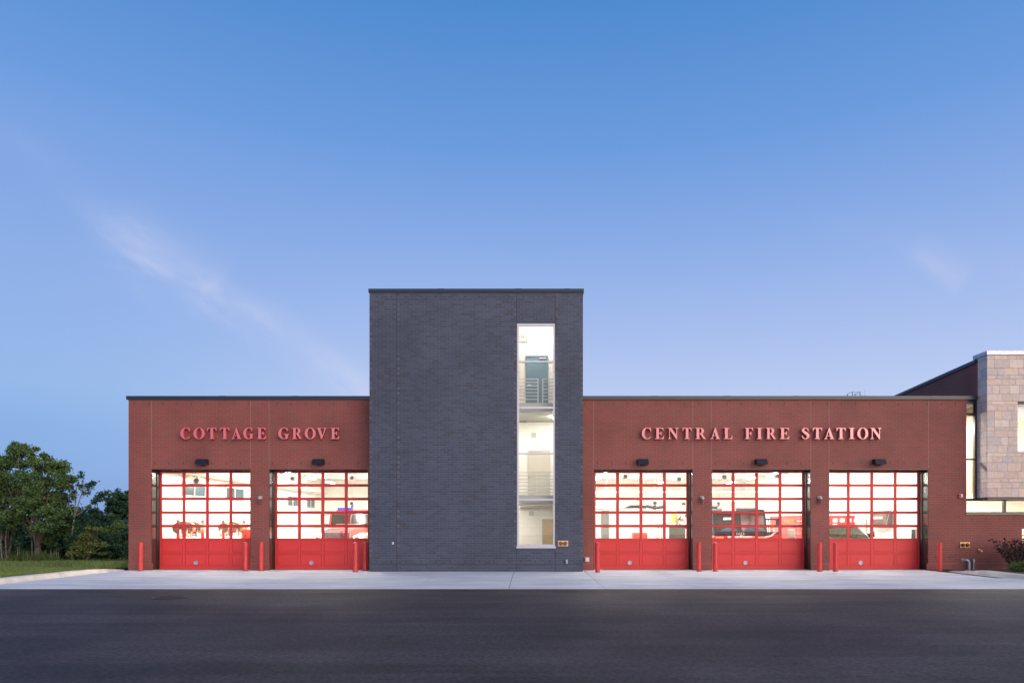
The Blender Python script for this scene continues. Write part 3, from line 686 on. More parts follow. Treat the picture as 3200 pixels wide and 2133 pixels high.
# ---- right end: corner glazing, lower wall, stone bay
XW = 26.0
w = MB(); wall_grid(w, XR, XW, 0, 2.36, [(21.06, 23.0, .93, 1.80)], 0, .35); w.box(18.60, XR-.001, .02, .6, 2.3, 7.2)
plabel(w.build('brick_wall', M['brick'], station), 'low red brick wall below the slot window at the right edge')
MB().box(XR-.05, XW, -.045, .3, 2.362, 2.43).build('slot_sill', M['bronze'], station)
MB().box(18.69, XW, -.03, .001, 0, .27).build('brick_base', M['brick'], station)
MB().box(18.69, XW, -.036, .001, .272, .280).build('drip_flashing', bpy.data.materials['flashing'], station)
M['mull'] = mat('dark_mullion', (.035, .037, .045), .3, .3)
mz = [(7.15, 7.26), (6.60, 6.70), (4.69, 4.76), (2.95, 3.05)]
m_ = MB()
m_.box(XR-.001, XR+.035, .05, .18, 2.43, 7.26).box(19.09, 19.2, .05, .18, 3.051, 7.26)
for a, b_ in mz[:3]: m_.box(XR+.036, 19.089, .05, .18, a, b_)
m_.box(XR+.036, XW, .05, .18, mz[3][0], mz[3][1]).box(XR+.036, XW, .05, .18, 2.431, 2.48)
m_.box(20.33, 20.42, .05, .18, 2.481, 2.949).box(22.6, 22.7, .05, .18, 2.481, 2.949)
cw = m_.build('corner_window', M['mull'], station, (XR, .05, 2.43))
MB().add([(XR,.11,2.45),(XW,.11,2.45),(XW,.11,3.0),(XR,.11,3.0)], [(0,1,2,3)]).add([(XR,.11,3.0),(19.15,.11,3.0),(19.15,.11,7.2),(XR,.11,7.2)], [(0,1,2,3)]).build('glass', M['glass'], cw, (XR, .05, 2.43))
# upper side return wall behind the bay (dark brick roof wall, receding)
up = MB()
up.add([(19.12,.0,7.3),(19.12,7.2,7.3),(19.12,7.2,8.48),(19.12,.0,8.83),(19.5,.0,7.3),(19.5,7.2,7.3),(19.5,7.2,8.48),(19.5,.0,8.83)], [(0,1,2,3),(7,6,5,4),(3,2,6,7),(1,5,6,2),(0,4,7,3)])
up.add([(19.12,7.2,7.3),(19.12,14,7.3),(19.12,14,8.1),(19.12,7.2,8.48)], [(0,1,2,3)])
up.build('upper_wall', M['brick'], station)
MB().add([(19.06,-.0,8.83),(19.06,14,8.15),(19.6,14,8.15),(19.6,0,8.83),(19.06,-.0,8.97),(19.06,14,8.29),(19.6,14,8.29),(19.6,0,8.97)], [(0,1,2,3),(4,5,6,7),(0,1,5,4),(0,3,7,4),(3,2,6,7),(1,2,6,5)]).build('coping', M['coping'], station)
# stone bay
BX0, BY0, BZ0, BZ1 = 19.17, -.6, 3.0, 9.02
BWIN = (20.45, 22.3, 4.98, 6.97)
core = MB(); wall_grid(core, BX0+.02, XW, BZ0+.02, BZ1, [BWIN], BY0+.02, BY0+.30); core.box(BX0+.02, BX0+.3, BY0+.301, .25, BZ0+.02, BZ1); core.box(BX0+.301, XW, BY0+.301, .04, BZ0+.02, BZ0+.2)
stonecore = core.build('stone_bay', mat('stone_mortar', (.14,.12,.12), .9), station)
sm = []
def stone_mat():
    m, nt, b = nmat('ashlar_stone')
    at_ = nt.nodes.new('ShaderNodeVertexColor'); at_.layer_name = 'stone'
    tc = nt.nodes.new('ShaderNodeTexCoord'); v = nt.nodes.new('ShaderNodeTexVoronoi'); v.inputs['Scale'].default_value = 26
    n = nt.nodes.new('ShaderNodeTexNoise'); n.inputs['Scale'].default_value = 7; n.inputs['Detail'].default_value = 6
    nt.links.new(tc.outputs['Object'], v.inputs['Vector']); nt.links.new(tc.outputs['Object'], n.inputs['Vector'])
    pit = math_node(nt, 'MULTIPLY', math_node(nt, 'LESS_THAN', v.outputs['Distance'], .22), math_node(nt, 'GREATER_THAN', n.outputs['Fac'], .52))
    mr = nt.nodes.new('ShaderNodeMapRange'); mr.inputs['From Min'].default_value = .3; mr.inputs['From Max'].default_value = .7; mr.inputs['To Min'].default_value = .88; mr.inputs['To Max'].default_value = 1.1
    nt.links.new(n.outputs['Fac'], mr.inputs['Value'])
    s1 = math_node(nt, 'MULTIPLY', mr.outputs[0], math_node(nt, 'SUBTRACT', 1.0, math_node(nt, 'MULTIPLY', pit, .45)))
    vm = nt.nodes.new('ShaderNodeVectorMath'); vm.operation = 'SCALE'; nt.links.new(at_.outputs['Color'], vm.inputs[0]); nt.links.new(s1, vm.inputs['Scale'])
    nt.links.new(vm.outputs[0], b.inputs['Base Color']); b.inputs['Roughness'].default_value = .85
    bp = nt.nodes.new('ShaderNodeBump'); bp.inputs['Strength'].default_value = .6; bp.inputs['Distance'].default_value = .012
    nt.links.new(s1, bp.inputs['Height']); nt.links.new(bp.outputs['Normal'], b.inputs['Normal'])
    return m
M['stone'] = stone_mat()
heights = [.19, .355, .307, .157, .26, .36, .307, .137, .26, .375, .307, .143, .266, .355, .307, .150, .252, .375, .293, .157, .252, .375]
sb = MB(); scol = []
rs = random.Random(3); ztop = BZ1
pal = [tuple(1.40*(.55*v*1.25 + .45*m_) for v, m_ in zip(c, (.47,.385,.305))) for c in [(.36,.30,.27),(.40,.34,.30),(.34,.30,.29),(.31,.29,.30),(.42,.33,.27),(.30,.27,.27),(.44,.38,.33),(.36,.27,.24)]]
def stone(x0, x1, y0, y1, z0, z1):
    c = rs.choice(pal); k_ = rs.uniform(.94, 1.07); c = tuple(v*k_ for v in c)
    sb.box(x0, x1, y0, y1, z0, z1); scol.extend([c]*6)
for i, h in enumerate(heights):
    z1 = ztop; z0 = max(ztop-h, BZ0); ztop = z0
    if z1 - z0 < .04: break
    g_ = .005
    base = {0: .42, 1: .62, 2: .58}[min(2, int(h > .2) + int(h > .33))]
    # front
    x = BX0 - .0; segs = []
    first = True
    while x < XW-.05:
        wd = rs.choice([.42, .58, .62, .30] if h > .2 else [.8, .62, .55, .36])
        if first: wd *= rs.choice([.5, 1.0]); first = False
        segs.append((x, min(x+wd, XW))); x += wd
    for a, b_ in segs:
        pieces = [(a, b_)]
        if z0 < BWIN[3] and z1 > BWIN[2]:
            pieces = []
            if a < BWIN[0]: pieces.append((a, min(b_, BWIN[0])))
            if b_ > BWIN[1]: pieces.append((max(a, BWIN[1]), b_))
        for pa, pb in pieces:
            za, zb_ = z0, z1
            if pb - pa > .03: stone(pa+g_, pb-g_, BY0, BY0+.0195, za+g_, zb_-g_)
    y = BY0+.02
    yy = [BY0+.02, BY0+.02+rs.choice([.25,.4,.55]), .22]
    for a, b_ in zip(yy[:-1], yy[1:]):
        if b_-a > .04: stone(BX0, BX0+.0195, a+g_, b_-g_, z0+g_, z1-g_)
so = sb.build('stone_facing', M['stone'], stonecore)
ca = so.data.color_attributes.new('stone', 'FLOAT_COLOR', 'CORNER')
li = 0
for pi, p_ in enumerate(so.data.polygons):
    c = scol[pi] if pi < len(scol) else (.35,.3,.27)
    for l in p_.loop_indices: ca.data[l].color = (*c, 1)
MB().box(BX0-.04, XW, BY0-.05, BY0+.34, BZ1, BZ1+.16).box(BX0-.04, BX0+.34, BY0+.341, .26, BZ1, BZ1+.159).build('coping', M['galv'], stonecore)
MB().box(BX0+.1, XW, BY0+.1, .04, BZ0-.012, BZ0+.018).build('soffit', M['bronze'], stonecore)
bw = MB(); a, b_, c, d_ = BWIN
bw.box(a, a+.05, BY0+.08, BY0+.2, c, d_).box(b_-.05, b_, BY0+.08, BY0+.2, c, d_).box(a+.05, b_-.05, BY0+.08, BY0+.2, c, c+.05).box(a+.05, b_-.05, BY0+.08, BY0+.2, d_-.05, d_)
bwo = bw.build('bay_window', M['white_frame'], station, (a, BY0+.08, c))
MB().add([(a,BY0+.14,c),(b_,BY0+.14,c),(b_,BY0+.14,d_),(a,BY0+.14,d_)], [(0,1,2,3)]).build('glass', M['glass'], bwo, (a, BY0+.08, c))
MB().box(a, b_, BY0-.01, BY0+.08, c-.03, c).build('sill', M['white'], bwo, (a, BY0+.08, c))
MB().box(a+.05, b_-.05, BY0+.24, BY0+.245, 6.45, d_).build('roller_shade', M['shade'], bwo, (a, BY0+.08, c))
# office rooms behind
rm = MB()
rm.box(17.6, XW, 5.0, 5.1, 0, 7.04).box(17.55, 17.65, .62, 5.0, 0, 7.2).box(XW-.1, XW, .36, 5.0, 0, 7.04).box(19.3, XW, .2, 5.0, 3.16, 3.3)
rm.box(19.3, 19.34, .6, 4.99, 3.31, 7.04)
rm.box(17.66, 18.59, .61, .64, 0, 7.2)
rm.build('office_wall', mat('cream_plaster', (.80,.74,.62), .8), station)
MB().box(17.6, XW, .2, 5.0, 7.05, 7.15).box(19.2, XW, BY0+.31, 5.0, 7.2, 7.24).build('office_ceiling', M['ceil'], station)
MB().box(17.6, XW, .36, 5.0, 0, .01).build('office_floor', M['floor_in'], station)
MB().box(19.2, XW, 5.0, 5.3, 7.2, 8.3).box(19.2, XW, BY0+.3, 5.3, 8.2, 8.3).build('bay_roof', M['coping'], station)
MB().box(19.3, 19.34, .2, .599, 3.31, 7.04).build('wood_panel', mat('maple_panel', (.55, .38, .20), .5, var=.15, vscale=4), station)
lw_ = MB().box(21.06, 21.10, .08, .16, .93, 1.80).box(21.10, 23, .08, .16, .93, .97).box(21.10, 23, .08, .16, 1.76, 1.80).box(21.10, 23, .08, .16, 1.48, 1.51)
lw = lw_.build('ground_window', M['mull'], station, (21.06, .08, .93))
MB().add([(21.06,.12,.93),(23,.12,.93),(23,.12,1.8),(21.06,.12,1.8)], [(0,1,2,3)]).build('glass', M['glass'], lw, (21.06, .08, .93))
# ---------------------------------------------------------------- lamps inside
def strip(name, loc, L, label, group, alongx=False, m='lamp'):
    x, y, z = loc; e = empty(name, loc, label, 'ceiling light', group)
    hx, hy = (L/2, .09) if alongx else (.09, L/2)
    MB().box(x-hx, x+hx, y-hy, y+hy, z, z+.06).build('housing', M['white'], e)
    MB().box(x-hx+.01, x+hx-.01, y-hy+.01, y+hy-.01, z-.035, z-.002).build('diffuser', M[m], e)
    MB().cyl((x-hx*.7, y-hy*.7, z+.06), (x-hx*.7, y-hy*.7, 5.75), .006, seg=6).cyl((x+hx*.7, y+hy*.7, z+.06), (x+hx*.7, y+hy*.7, 5.75), .006, seg=6).build('hanger', M['white'], e)
    return e
i = 0
for x in (-14.2, -9.2, 4.6, 9.6, 14.6):
    for y in (2.4, 6.6, 11.0, 15.5, 20.0):
        strip('ceiling_light', (x, y, 5.0), 1.5, 'white strip light, %s row from the doors, %s' % ({2.4:'first',6.6:'second',11:'third',15.5:'fourth',20:'fifth',9:'second',14:'third'}[y], {-14.2:'behind the far left door',-9.2:'behind the door left of the tower',-1.9:'behind the tower',4.6:'behind the first door right of the tower',9.6:'behind the middle right-wing door',14.6:'behind the rightmost door'}[x]), 'strip lights hanging in the engine bays')
for x in (-1.9,):
    for y in (9, 14, 20):
        strip('ceiling_light', (x, y, 5.0), 1.5, 'white strip light, %s row from the doors, %s' % ({2.4:'first',6.6:'second',11:'third',15.5:'fourth',20:'fifth',9:'second',14:'third'}[y], {-14.2:'behind the far left door',-9.2:'behind the door left of the tower',-1.9:'behind the tower',4.6:'behind the first door right of the tower',9.6:'behind the middle right-wing door',14.6:'behind the rightmost door'}[x]), 'strip lights hanging in the engine bays')
def puck(loc, r, label, m='lamp_soft'):
    m = 'lamp_office' if loc[0] > 17 else m
    e = empty('ceiling_lamp', loc, label, 'ceiling light', 'surface lamps in the tower and offices')
    x, y, z = loc
    MB().cyl((x, y, z-.05), (x, y, z), r, seg=20).build('diffuser', M[m], e); MB().cyl((x, y, z), (x, y, z+.03), r*1.08, seg=20).build('rim', M['white'], e)
puck((.4, .2, 10.85), .24, 'round lamp under the top ceiling of the tower')
puck((-1.2, .6, 6.65), .24, 'round lamp under the upper landing of the tower')
puck((-1.0, .8, 2.83), .20, 'round lamp under the lower landing of the tower')
puck((1.3, 1.0, 6.65), .2, 'small round lamp under the upper landing beside the tower wall')
puck((18.3, 2.6, 6.5), .24, 'round lamp behind the tall corner window')
puck((20.2, 1.8, 3.1), .2, 'round lamp behind the left part of the slot window')
puck((22.2, 1.8, 3.1), .2, 'round lamp behind the right part of the slot window')
puck((21.3, 1.8, 7.02), .3, 'round lamp behind the window of the stone bay')
# ---------------------------------------------------------------- things on and before the facade
# raised letter signs
def sign(label, items, ya=-.16, zb=1.0):
    x0 = at(items[0][1], 1371, ya).x; zb = at(0, 1370.8, ya).z; h = at(0, 1336, ya).z - zb
    e = empty('letter_sign', (x0, 0, zb), label, 'sign')
    word(e, M['letter'], [(c, at(a, 0, ya).x, at(b_, 0, ya).x) for c, a, b_ in items], zb, h, .13, ya)
    return e
sign('raised red serif letters reading COTTAGE GROVE on the left brick wall', [('C',563.4,594.2),('O',604.3,639.3),('T',647,676.5),('T',687,716.5),('A',722.5,754),('G',760,792),('E',803,831),('G',869.6,903),('R',912,944),('O',952,986.5),('V',990,1020.5),('E',1032.8,1060.8)])
sign('raised pink-red serif letters reading CENTRAL FIRE STATION on the right brick wall', [('C',2005.5,2035.4),('E',2047,2075),('N',2087,2121),('T',2133,2161.5),('R',2173,2206),('A',2219.7,2250),('L',2261.5,2289.4),('F',2327.5,2353.5),('I',2365,2382),('R',2393.8,2425),('E',2437,2467),('S',2504.6,2529.8),('T',2540,2569),('A',2575.7,2606.8),('T',2614,2643),('I',2653,2671),('O',2679.4,2713.4),('N',2720.5,2755)])
# wall packs
lbl = ['black wedge wall lamp above the far left garage door', 'black wedge wall lamp above the garage door just left of the tower', 'black wedge wall lamp above the first garage door right of the tower', 'black wedge wall lamp above the middle door of the right wing', 'black wedge wall lamp above the garage door at the right end']
src = None
for l, px in zip(lbl, (630.6, 994.6, 2009, 2379, 2748)):
    x = at(px, 1443, -.15).x
    if src is None:
        src = empty('wall_lamp', (x, 0, 4.60), l, 'wall lamp', 'black wedge lamps above the garage doors')
        w_, z0, z1 = .235, 4.49, 4.715
        MB().hexa([(x-w_,-.32,z0),(x+w_,-.32,z0),(x+w_,-.002,z0),(x-w_,-.002,z0),(x-w_+.012,-.22,z1),(x+w_-.012,-.22,z1),(x+w_-.012,-.002,z1),(x-w_+.012,-.002,z1)]).build('housing', M['black'], src)
        MB().box(x-w_+.02, x+w_-.02, -.30, -.03, z0-.008, z0-.001).build('lens', mat('frosted_lens', (.06,.06,.07), .5), src)
        MB().box(x-.10, x+.10, -.012, -.0005, z0-.05, z0-.009).build('mounting_plate', M['black'], src)
    else: tag(copy_tree(src, (x, 0, 4.60)), l)
# strobe / jelly jar lamps
src = None
for l, px in zip(['red caged jar lamp on the pier between the two left doors', 'red caged jar lamp on the pier left of the middle right-wing door', 'red caged jar lamp on the pier left of the rightmost door'], (812, 2194.5, 2563)):
    x = at(px, 1556, -.08).x; z = at(0, 1554, -.08).z
    if src is None:
        src = empty('jar_lamp', (x, 0, z), l, 'wall lamp', 'red jar lamps on the brick piers')
        MB().cyl((x, -.03, z), (x, -.001, z), .085, seg=20).dome((x, -.11, z-.02), .075, .085).cyl((x, -.11, z-.06), (x, -.11, z-.02), .078, seg=20).cyl((x, -.11, z), (x, -.02, z), .045, seg=14).build('fitting', M['greybox'], src)
        MB().cyl((x, -.11, z-.22), (x, -.11, z-.06), .048, .052, seg=16).build('red_jar', M['redlens'], src)
        cg = MB()
        for k in range(8):
            t = k*math.pi/4; cg.cyl((x+.058*math.cos(t), -.11+.058*math.sin(t), z-.24), (x+.062*math.cos(t), -.11+.062*math.sin(t), z-.06), .005, seg=5)
        for zz in (z-.24, z-.15): cg.torus((x, -.11, zz), .06, .006, 'z', 16, 6)
        cg.build('cage', M['grille_grey'], src)
    else: tag(copy_tree(src, (x, 0, z)), l)
# bollards
bl = [(439, -.42, 'red steel bollard at the far left, before the brick corner'), (767, -.42, 'red steel bollard before the right edge of the far left door'), (816, -.42, 'red steel bollard before the pier between the two left doors'), (1110.5, -1.15, 'red steel bollard standing forward, before the right part of the door left of the tower'),
      (1141, -.36, 'red steel bollard tucked in the corner left of the dark tower'), (1867, -1.25, 'red steel bollard before the left edge of the first door right of the tower'), (2184, -.75, 'red steel bollard before the left pier of the middle right-wing door'),
      (2235.5, -.80, 'red steel bollard before the left edge of the middle right-wing door'), (2561, -.72, 'red steel bollard before the left pier of the rightmost door'), (2610.6, -.78, 'red steel bollard before the left edge of the rightmost door'), (2936, -.60, 'red steel bollard at the right end, before the bare brick wall')]
src = None
for px, y, l in bl:
    x = (px-CX)*(y+CD)/F
    if src is None:
        src = empty('bollard', (x, y, 0), l, 'bollard', 'red bollards before the garage doors')
        p = MB().cyl((x,y,-.02),(x,y,1.17), .092, seg=28).dome((x,y,1.17), .092, .035, 28, 4); p.build('post', M['red_bollard'], src)
        MB().cyl((x,y,0),(x,y,.012), .115, seg=28).build('base_ring', M['joint_dark'], src)
    else: tag(copy_tree(src, (x, y, 0)), l)
# brass fire department connections
def fdc(px, py, Y, w, label):
    p = at(px, py, Y-.03); e = empty('hose_connection', (p.x, Y, p.z), label, 'hose connection', 'brass hose connection plates')
    h = w*.55
    MB().rbox(p.x-w/2, p.x+w/2, Y-.03, Y-.001, p.z-h/2, p.z+h/2, .006).build('plate', M['brass'], e)
    for s in (-1, 1):
        cx = p.x+s*w*.22
        c = MB().cyl((cx,Y-.05,p.z),(cx,Y-.031,p.z), .085, seg=20).cyl((cx,Y-.13,p.z),(cx,Y-.05,p.z), .062, .07, seg=16).cyl((cx,Y-.16,p.z),(cx,Y-.13,p.z), .03, seg=10)
        for k in range(3): t = k*2.1+.4; c.cyl((cx,Y-.12,p.z),(cx+.10*math.cos(t),Y-.12,p.z+.10*math.sin(t)), .012, seg=6)
        c.build('cap', M['brass_dark'], e)
fdc(1759.5, 1697, YT, .42, 'brass plate with two capped hose connections on the dark tower')
fdc(3016, 1701.5, 0, .41, 'brass plate with two capped hose connections on the red wall at the right')
# small wall items
p = at(1770.5, 1753, YT-.05); e = empty('wall_spigot', (p.x, YT, p.z), 'small pale blue-grey pipe stub low on the dark tower beside the brass plate', 'pipe')
MB().cyl((p.x,YT-.06,p.z-.09),(p.x,YT-.06,p.z+.06), .045, seg=12).cyl((p.x,YT-.06,p.z+.03),(p.x,YT-.001,p.z+.03), .03, seg=10).dome((p.x,YT-.06,p.z+.06), .045, .04, 12, 3).build('stub', M['galv'], e)
MB().cyl((p.x,YT-.012,p.z+.03),(p.x,YT-.001,p.z+.03), .055, seg=14).build('flange', M['galv'], e)
p = at(1228, 1696, YT); e = empty('sensor_box', (p.x, YT, p.z), 'tiny white sensor low at the left side of the dark tower', 'sensor')
MB().rbox(p.x-.03, p.x+.03, YT-.04, YT-.001, p.z-.045, p.z+.045, .008).build('case', M['white'], e); MB().cyl((p.x,YT-.046,p.z+.01),(p.x,YT-.041,p.z+.01), .014, seg=10).build('eye', M['black'], e)
p = at(1834, 1747, 0); e = empty('outlet_box', (p.x, 0, p.z), 'square silver outlet box low on the red wall right of the tower', 'electrical box')
MB().rbox(p.x-.10, p.x+.10, -.05, -.001, p.z-.10, p.z+.10, .01).build('box', M['white_frame'], e); MB().rbox(p.x-.055, p.x+.055, -.07, -.0505, p.z-.05, p.z+.06, .008).build('cover', M['white'], e); MB().box(p.x-.095, p.x-.075, -.056, -.0505, p.z-.08, p.z+.08).build('hinge', M['joint_dark'], e)
p = at(3001.6, 1548, -.03); e = empty('alarm_strobe', (p.x, 0, p.z), 'small red alarm strobe high on the red wall near the corner window', 'alarm')
MB().rbox(p.x-.09, p.x+.09, -.07, -.001, p.z-.085, p.z+.085, .012).build('case', M['truck_red'], e); MB().rbox(p.x-.015, p.x+.055, -.10, -.0705, p.z-.045, p.z+.045, .01).build('strobe_lens', M['white'], e); MB().box(p.x-.07, p.x-.03, -.075, -.0705, p.z-.05, p.z+.05).build('sounder', M['black'], e)
p = at(3062, 1657, -.08); 
p = at(3063, 1718, -.06); e = empty('hose_bib', (p.x, 0, p.z), 'short brass tap sticking out of the red wall right of the brass plate', 'tap')
MB().cyl((p.x,-.02,p.z),(p.x,-.001,p.z), .06, seg=14).cyl((p.x,-.12,p.z),(p.x,-.02,p.z), .028, seg=10).cyl((p.x,-.12,p.z+.01),(p.x+.03,-.14,p.z-.07), .026, seg=10).build('spout', M['brass'], e); MB().cyl((p.x,-.09,p.z+.02),(p.x,-.09,p.z+.08), .012, seg=8).torus((p.x,-.09,p.z+.085), .035, .008, 'z', 14, 6).build('tap_wheel', M['brass_dark'], e)
xa = at(3018, 1745, -.12).x; xb = at(3027, 1745, -.12).x; zt = at(0, 1748, -.12).z
e = empty('vent_pipe', (xb, -.14, 0), 'bent galvanised pipe rising from the ground and turning into the red wall', 'pipe')
pts = [(xb, -.14, .02), (xb, -.14, zt-.12)] + [(xb-.10+.10*math.cos(R(a)), -.14, zt-.12+.10*math.sin(R(a))) for a in (15,35,55,75,90)] + [(xa-.02, -.13, zt-.02), (xa-.05, -.02, zt-.02)]
MB().tube(pts, .055, 12).build('pipe', M['galv'], e); MB().cyl((xb,-.14,zt-.16),(xb,-.14,zt-.11), .066, seg=14).cyl((xa-.05,-.03,zt-.02),(xa-.05,-.001,zt-.02), .08, seg=14).build('collar', M['galv'], e)
xc = at(3042, 1760, -.06).x; z1 = at(0, 1748, -.06).z
e = empty('conduit', (xc, -.06, 0), 'thin grey conduit with a small box beside the bent pipe', 'pipe')
MB().cyl((xc,-.06,.02),(xc,-.06,z1-.1), .025, seg=10).build('tube', M['galv'], e); MB().rbox(xc-.045, xc+.045, -.10, -.002, z1-.12, z1+.02, .008).build('box', M['galv'], e)
# roof ladder rail & antenna
Yr = 3.0
a_ = at(2664, 1237, Yr).x; b_ = at(2688, 1237, Yr).x; zz = at(0, 1224, Yr).z
e = empty('roof_ladder_rail', (a_, Yr, 6.9), 'thin grey ladder rail standing above the roof edge over the right wing', 'railing')
MB().tube([(a_,Yr,6.9),(a_,Yr,zz),(a_,Yr+.5,zz),(a_,Yr+.5,6.9)], .02, 8).build('rail', M['galv'], e); MB().tube([(b_,Yr,6.9),(b_,Yr,zz),(b_,Yr+.5,zz),(b_,Yr+.5,6.9)], .02, 8).build('rail', M['galv'], e)
MB().cyl((a_,Yr,zz-.12),(b_,Yr,zz-.12), .014, seg=8).cyl((a_,Yr,zz+.0),(b_,Yr,zz+.0), .014, seg=8).build('rung', M['galv'], e)
p = at(2703, 1237, Yr); zt = at(0, 1216, Yr).z; p2 = at(2681, 1237, Yr)
e = empty('antenna', (p.x, Yr, 6.9), 'thin whip antenna on the roof right of the ladder rail', 'antenna'); MB().tube([(p.x,Yr,6.9),(p.x,Yr,zt)], [.014,.006], 6).build('whip', M['galv'], e); MB().box(p.x-.06,p.x+.06,Yr-.06,Yr+.06,6.9,6.95).build('mount', M['galv'], e)
# ---------------------------------------------------------------- things inside the engine bays
def sx_(px, Y): return (px-CX)*(Y+CD)/F
def sz_(py, Y): return CH + (CY-py)*(Y+CD)/F
def wheel(e, x, y, side, r=.52, w_=.3):
    t = MB().torus((x+side*-.15, y, r), r-.14, .14, 'x', 28, 10).build('wheel', M['tyre'], e, (x, y, r))
    MB().cyl((x-.06*side-.14*side, y, r), (x-.02*side, y, r), r*.58, r*.5, seg=20).build('rim', M['silver'], t, (x, y, r))
def lettering(e, txt, h, loc, rotz, m, nm='lettering', wscale=1.0, centre=True):
    me, L = text_mesh(txt, h, .008, wscale=wscale); me.materials.append(M[m]); o = bpy.data.objects.new(nm, me); COL.objects.link(o); o.parent = e
    rot = Matrix.Rotation(rotz, 4, 'Z'); me.transform(Matrix.Translation((-L/2, 0, 0)) if centre else Matrix.Identity(4)); o.rotation_euler = (0, 0, rotz); o.location = Vector(loc) - e.location
    return o

# --- ladder truck in the middle bay of the right wing
tx = 9.82; ty = 2.4
e = empty('ladder_truck', (tx, ty, 0), 'red and black ladder truck lettered C.G.F.D. behind the middle right-wing door', 'fire truck')
x0, x1 = tx-1.22, tx+1.22
cabp = [(ty,.45),(ty,1.62),(ty+.28,2.52),(ty+.45,2.66),(ty+2.75,2.66),(ty+2.8,.45)]
cb_ = MB().prism([(ty,.45),(ty,1.44),(ty+2.8,1.44),(ty+2.8,.45)], 'x', x0, x1); cab = cb_.build('cab', M['truck_red'], e, (tx, ty, 0))
MB().prism([(ty,1.4401),(ty,1.62),(ty+.28,2.52),(ty+.45,2.66),(ty+2.75,2.66),(ty+2.8,1.4401)], 'x', x0, x1).build('cab_top', M['truck_black'], e)
b_ = MB().box(x0-.004, x1+.004, ty-.012, ty+.02, 1.44, 1.60); b_.build('black_band', M['truck_black'], e)
def pane(xa, xb, ya, za, yb, zb, off=.012): 
    return [(xa,ya-off,za),(xb,ya-off,za),(xb,yb-off,zb),(xa,yb-off,zb),(xa,ya-off+.01,za),(xb,ya-off+.01,za),(xb,yb-off+.01,zb),(xa,yb-off+.01,zb)]
def fr(t): return (ty+.28*t, 1.62+.90*t)
ws = MB()
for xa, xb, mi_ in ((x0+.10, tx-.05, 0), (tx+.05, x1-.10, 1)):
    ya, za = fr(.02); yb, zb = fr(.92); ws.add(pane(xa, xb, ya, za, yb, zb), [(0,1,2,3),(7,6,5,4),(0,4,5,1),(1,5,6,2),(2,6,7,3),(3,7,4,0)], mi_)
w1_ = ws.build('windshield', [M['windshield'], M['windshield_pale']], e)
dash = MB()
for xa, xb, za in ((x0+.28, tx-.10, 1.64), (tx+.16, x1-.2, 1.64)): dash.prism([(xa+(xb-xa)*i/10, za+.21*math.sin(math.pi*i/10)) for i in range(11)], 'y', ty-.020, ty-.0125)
dash.build('dash_reflection', mat('blue_dash_reflection', (.035,.13,.22), .3), w1_)  # reflection on the glass, put in as solid blue arches
vs_ = MB(); ya, yb = fr(.93)[0], fr(1.0)[0]
vs_.box(x0+.05, x1-.05, ty+.10, ty+.26, 2.47, 2.56); vs_.build('sun_visor', M['truck_black'], e)
for sxx in (-.42, .30):
    MB().cyl((tx+sxx-.22, ty-.03, 1.50), (tx+sxx+.14, ty+.05, 2.05), .011, seg=6).cyl((tx+sxx+.05, ty-.03+.05, 1.75), (tx+sxx+.16, ty+.05, 2.1), .016, seg=6).build('wiper', M['gasket'], e)
lettering(e, 'C.G.F.D.', .12, (tx-.01, ty-.024, 1.465), 0, 'text_white', wscale=.66)
g_ = MB(); g_.box(tx-.62, tx+.62, ty-.06, ty-.013, 1.28, 1.42).torus((tx, ty-.07, 1.35), .10, .02, 'y', 20, 6, flat=.6); g_.build('chrome_bar', M['chrome'], e)
MB().box(tx-.55, tx+.55, ty-.05, ty-.001, .75, 1.27).build('grille', M['gasket'], e)
MB().rbox(x0-.05, x1+.05, ty-.55, ty-.06, .45, .72, .04).build('bumper', M['chrome'], e)
for s in (-1, 1):
    MB().rbox(tx+s*.98-.2, tx+s*.98+.2, ty-.05, ty-.001, .98, 1.22, .02).build('headlight', M['white'], e)
    MB().rbox(tx+s*.98-.18, tx+s*.98+.18, ty-.05, ty-.001, 1.26, 1.38, .015).build('warning_light', M['brass'], e)
lb = MB().rbox(tx-.85, tx+.85, ty+.45, ty+.85, 2.665, 2.80, .03).build('light_bar', M['greybox'], e)
MB().box(tx-.75, tx-.15, ty+.30, ty+.44, 2.58, 2.72).build('roof_sign', M['white'], e)
MB().hexa([(tx-.78,ty+.10,2.16),(tx-.42,ty+.10,2.16),(tx-.42,ty+.13,2.16),(tx-.78,ty+.13,2.16),(tx-.74,ty+.14,2.28),(tx-.40,ty+.14,2.28),(tx-.40,ty+.17,2.28),(tx-.74,ty+.17,2.28)]).build('visor_card', M['white'], e)
# mirrors
MB().tube([(x0+.02, ty+.05, 1.35), (x0-.25, ty-.25, 1.32), (x0-.30, ty-.30, 1.45)], .03, 8).rbox(x0-.42, x0-.18, ty-.36, ty-.28, 1.42, 1.9, .03).build('mirror', M['chrome'], e)
MB().tube([(x1-.1, ty-.02, 1.35), (x1+.08, ty-.3, 1.42), (x1+.28, ty-.34, 1.62)], .035, 8).rbox(x1+.14, x1+.42, ty-.40, ty-.33, 1.60, 1.86, .03).build('mirror', M['white'], e)
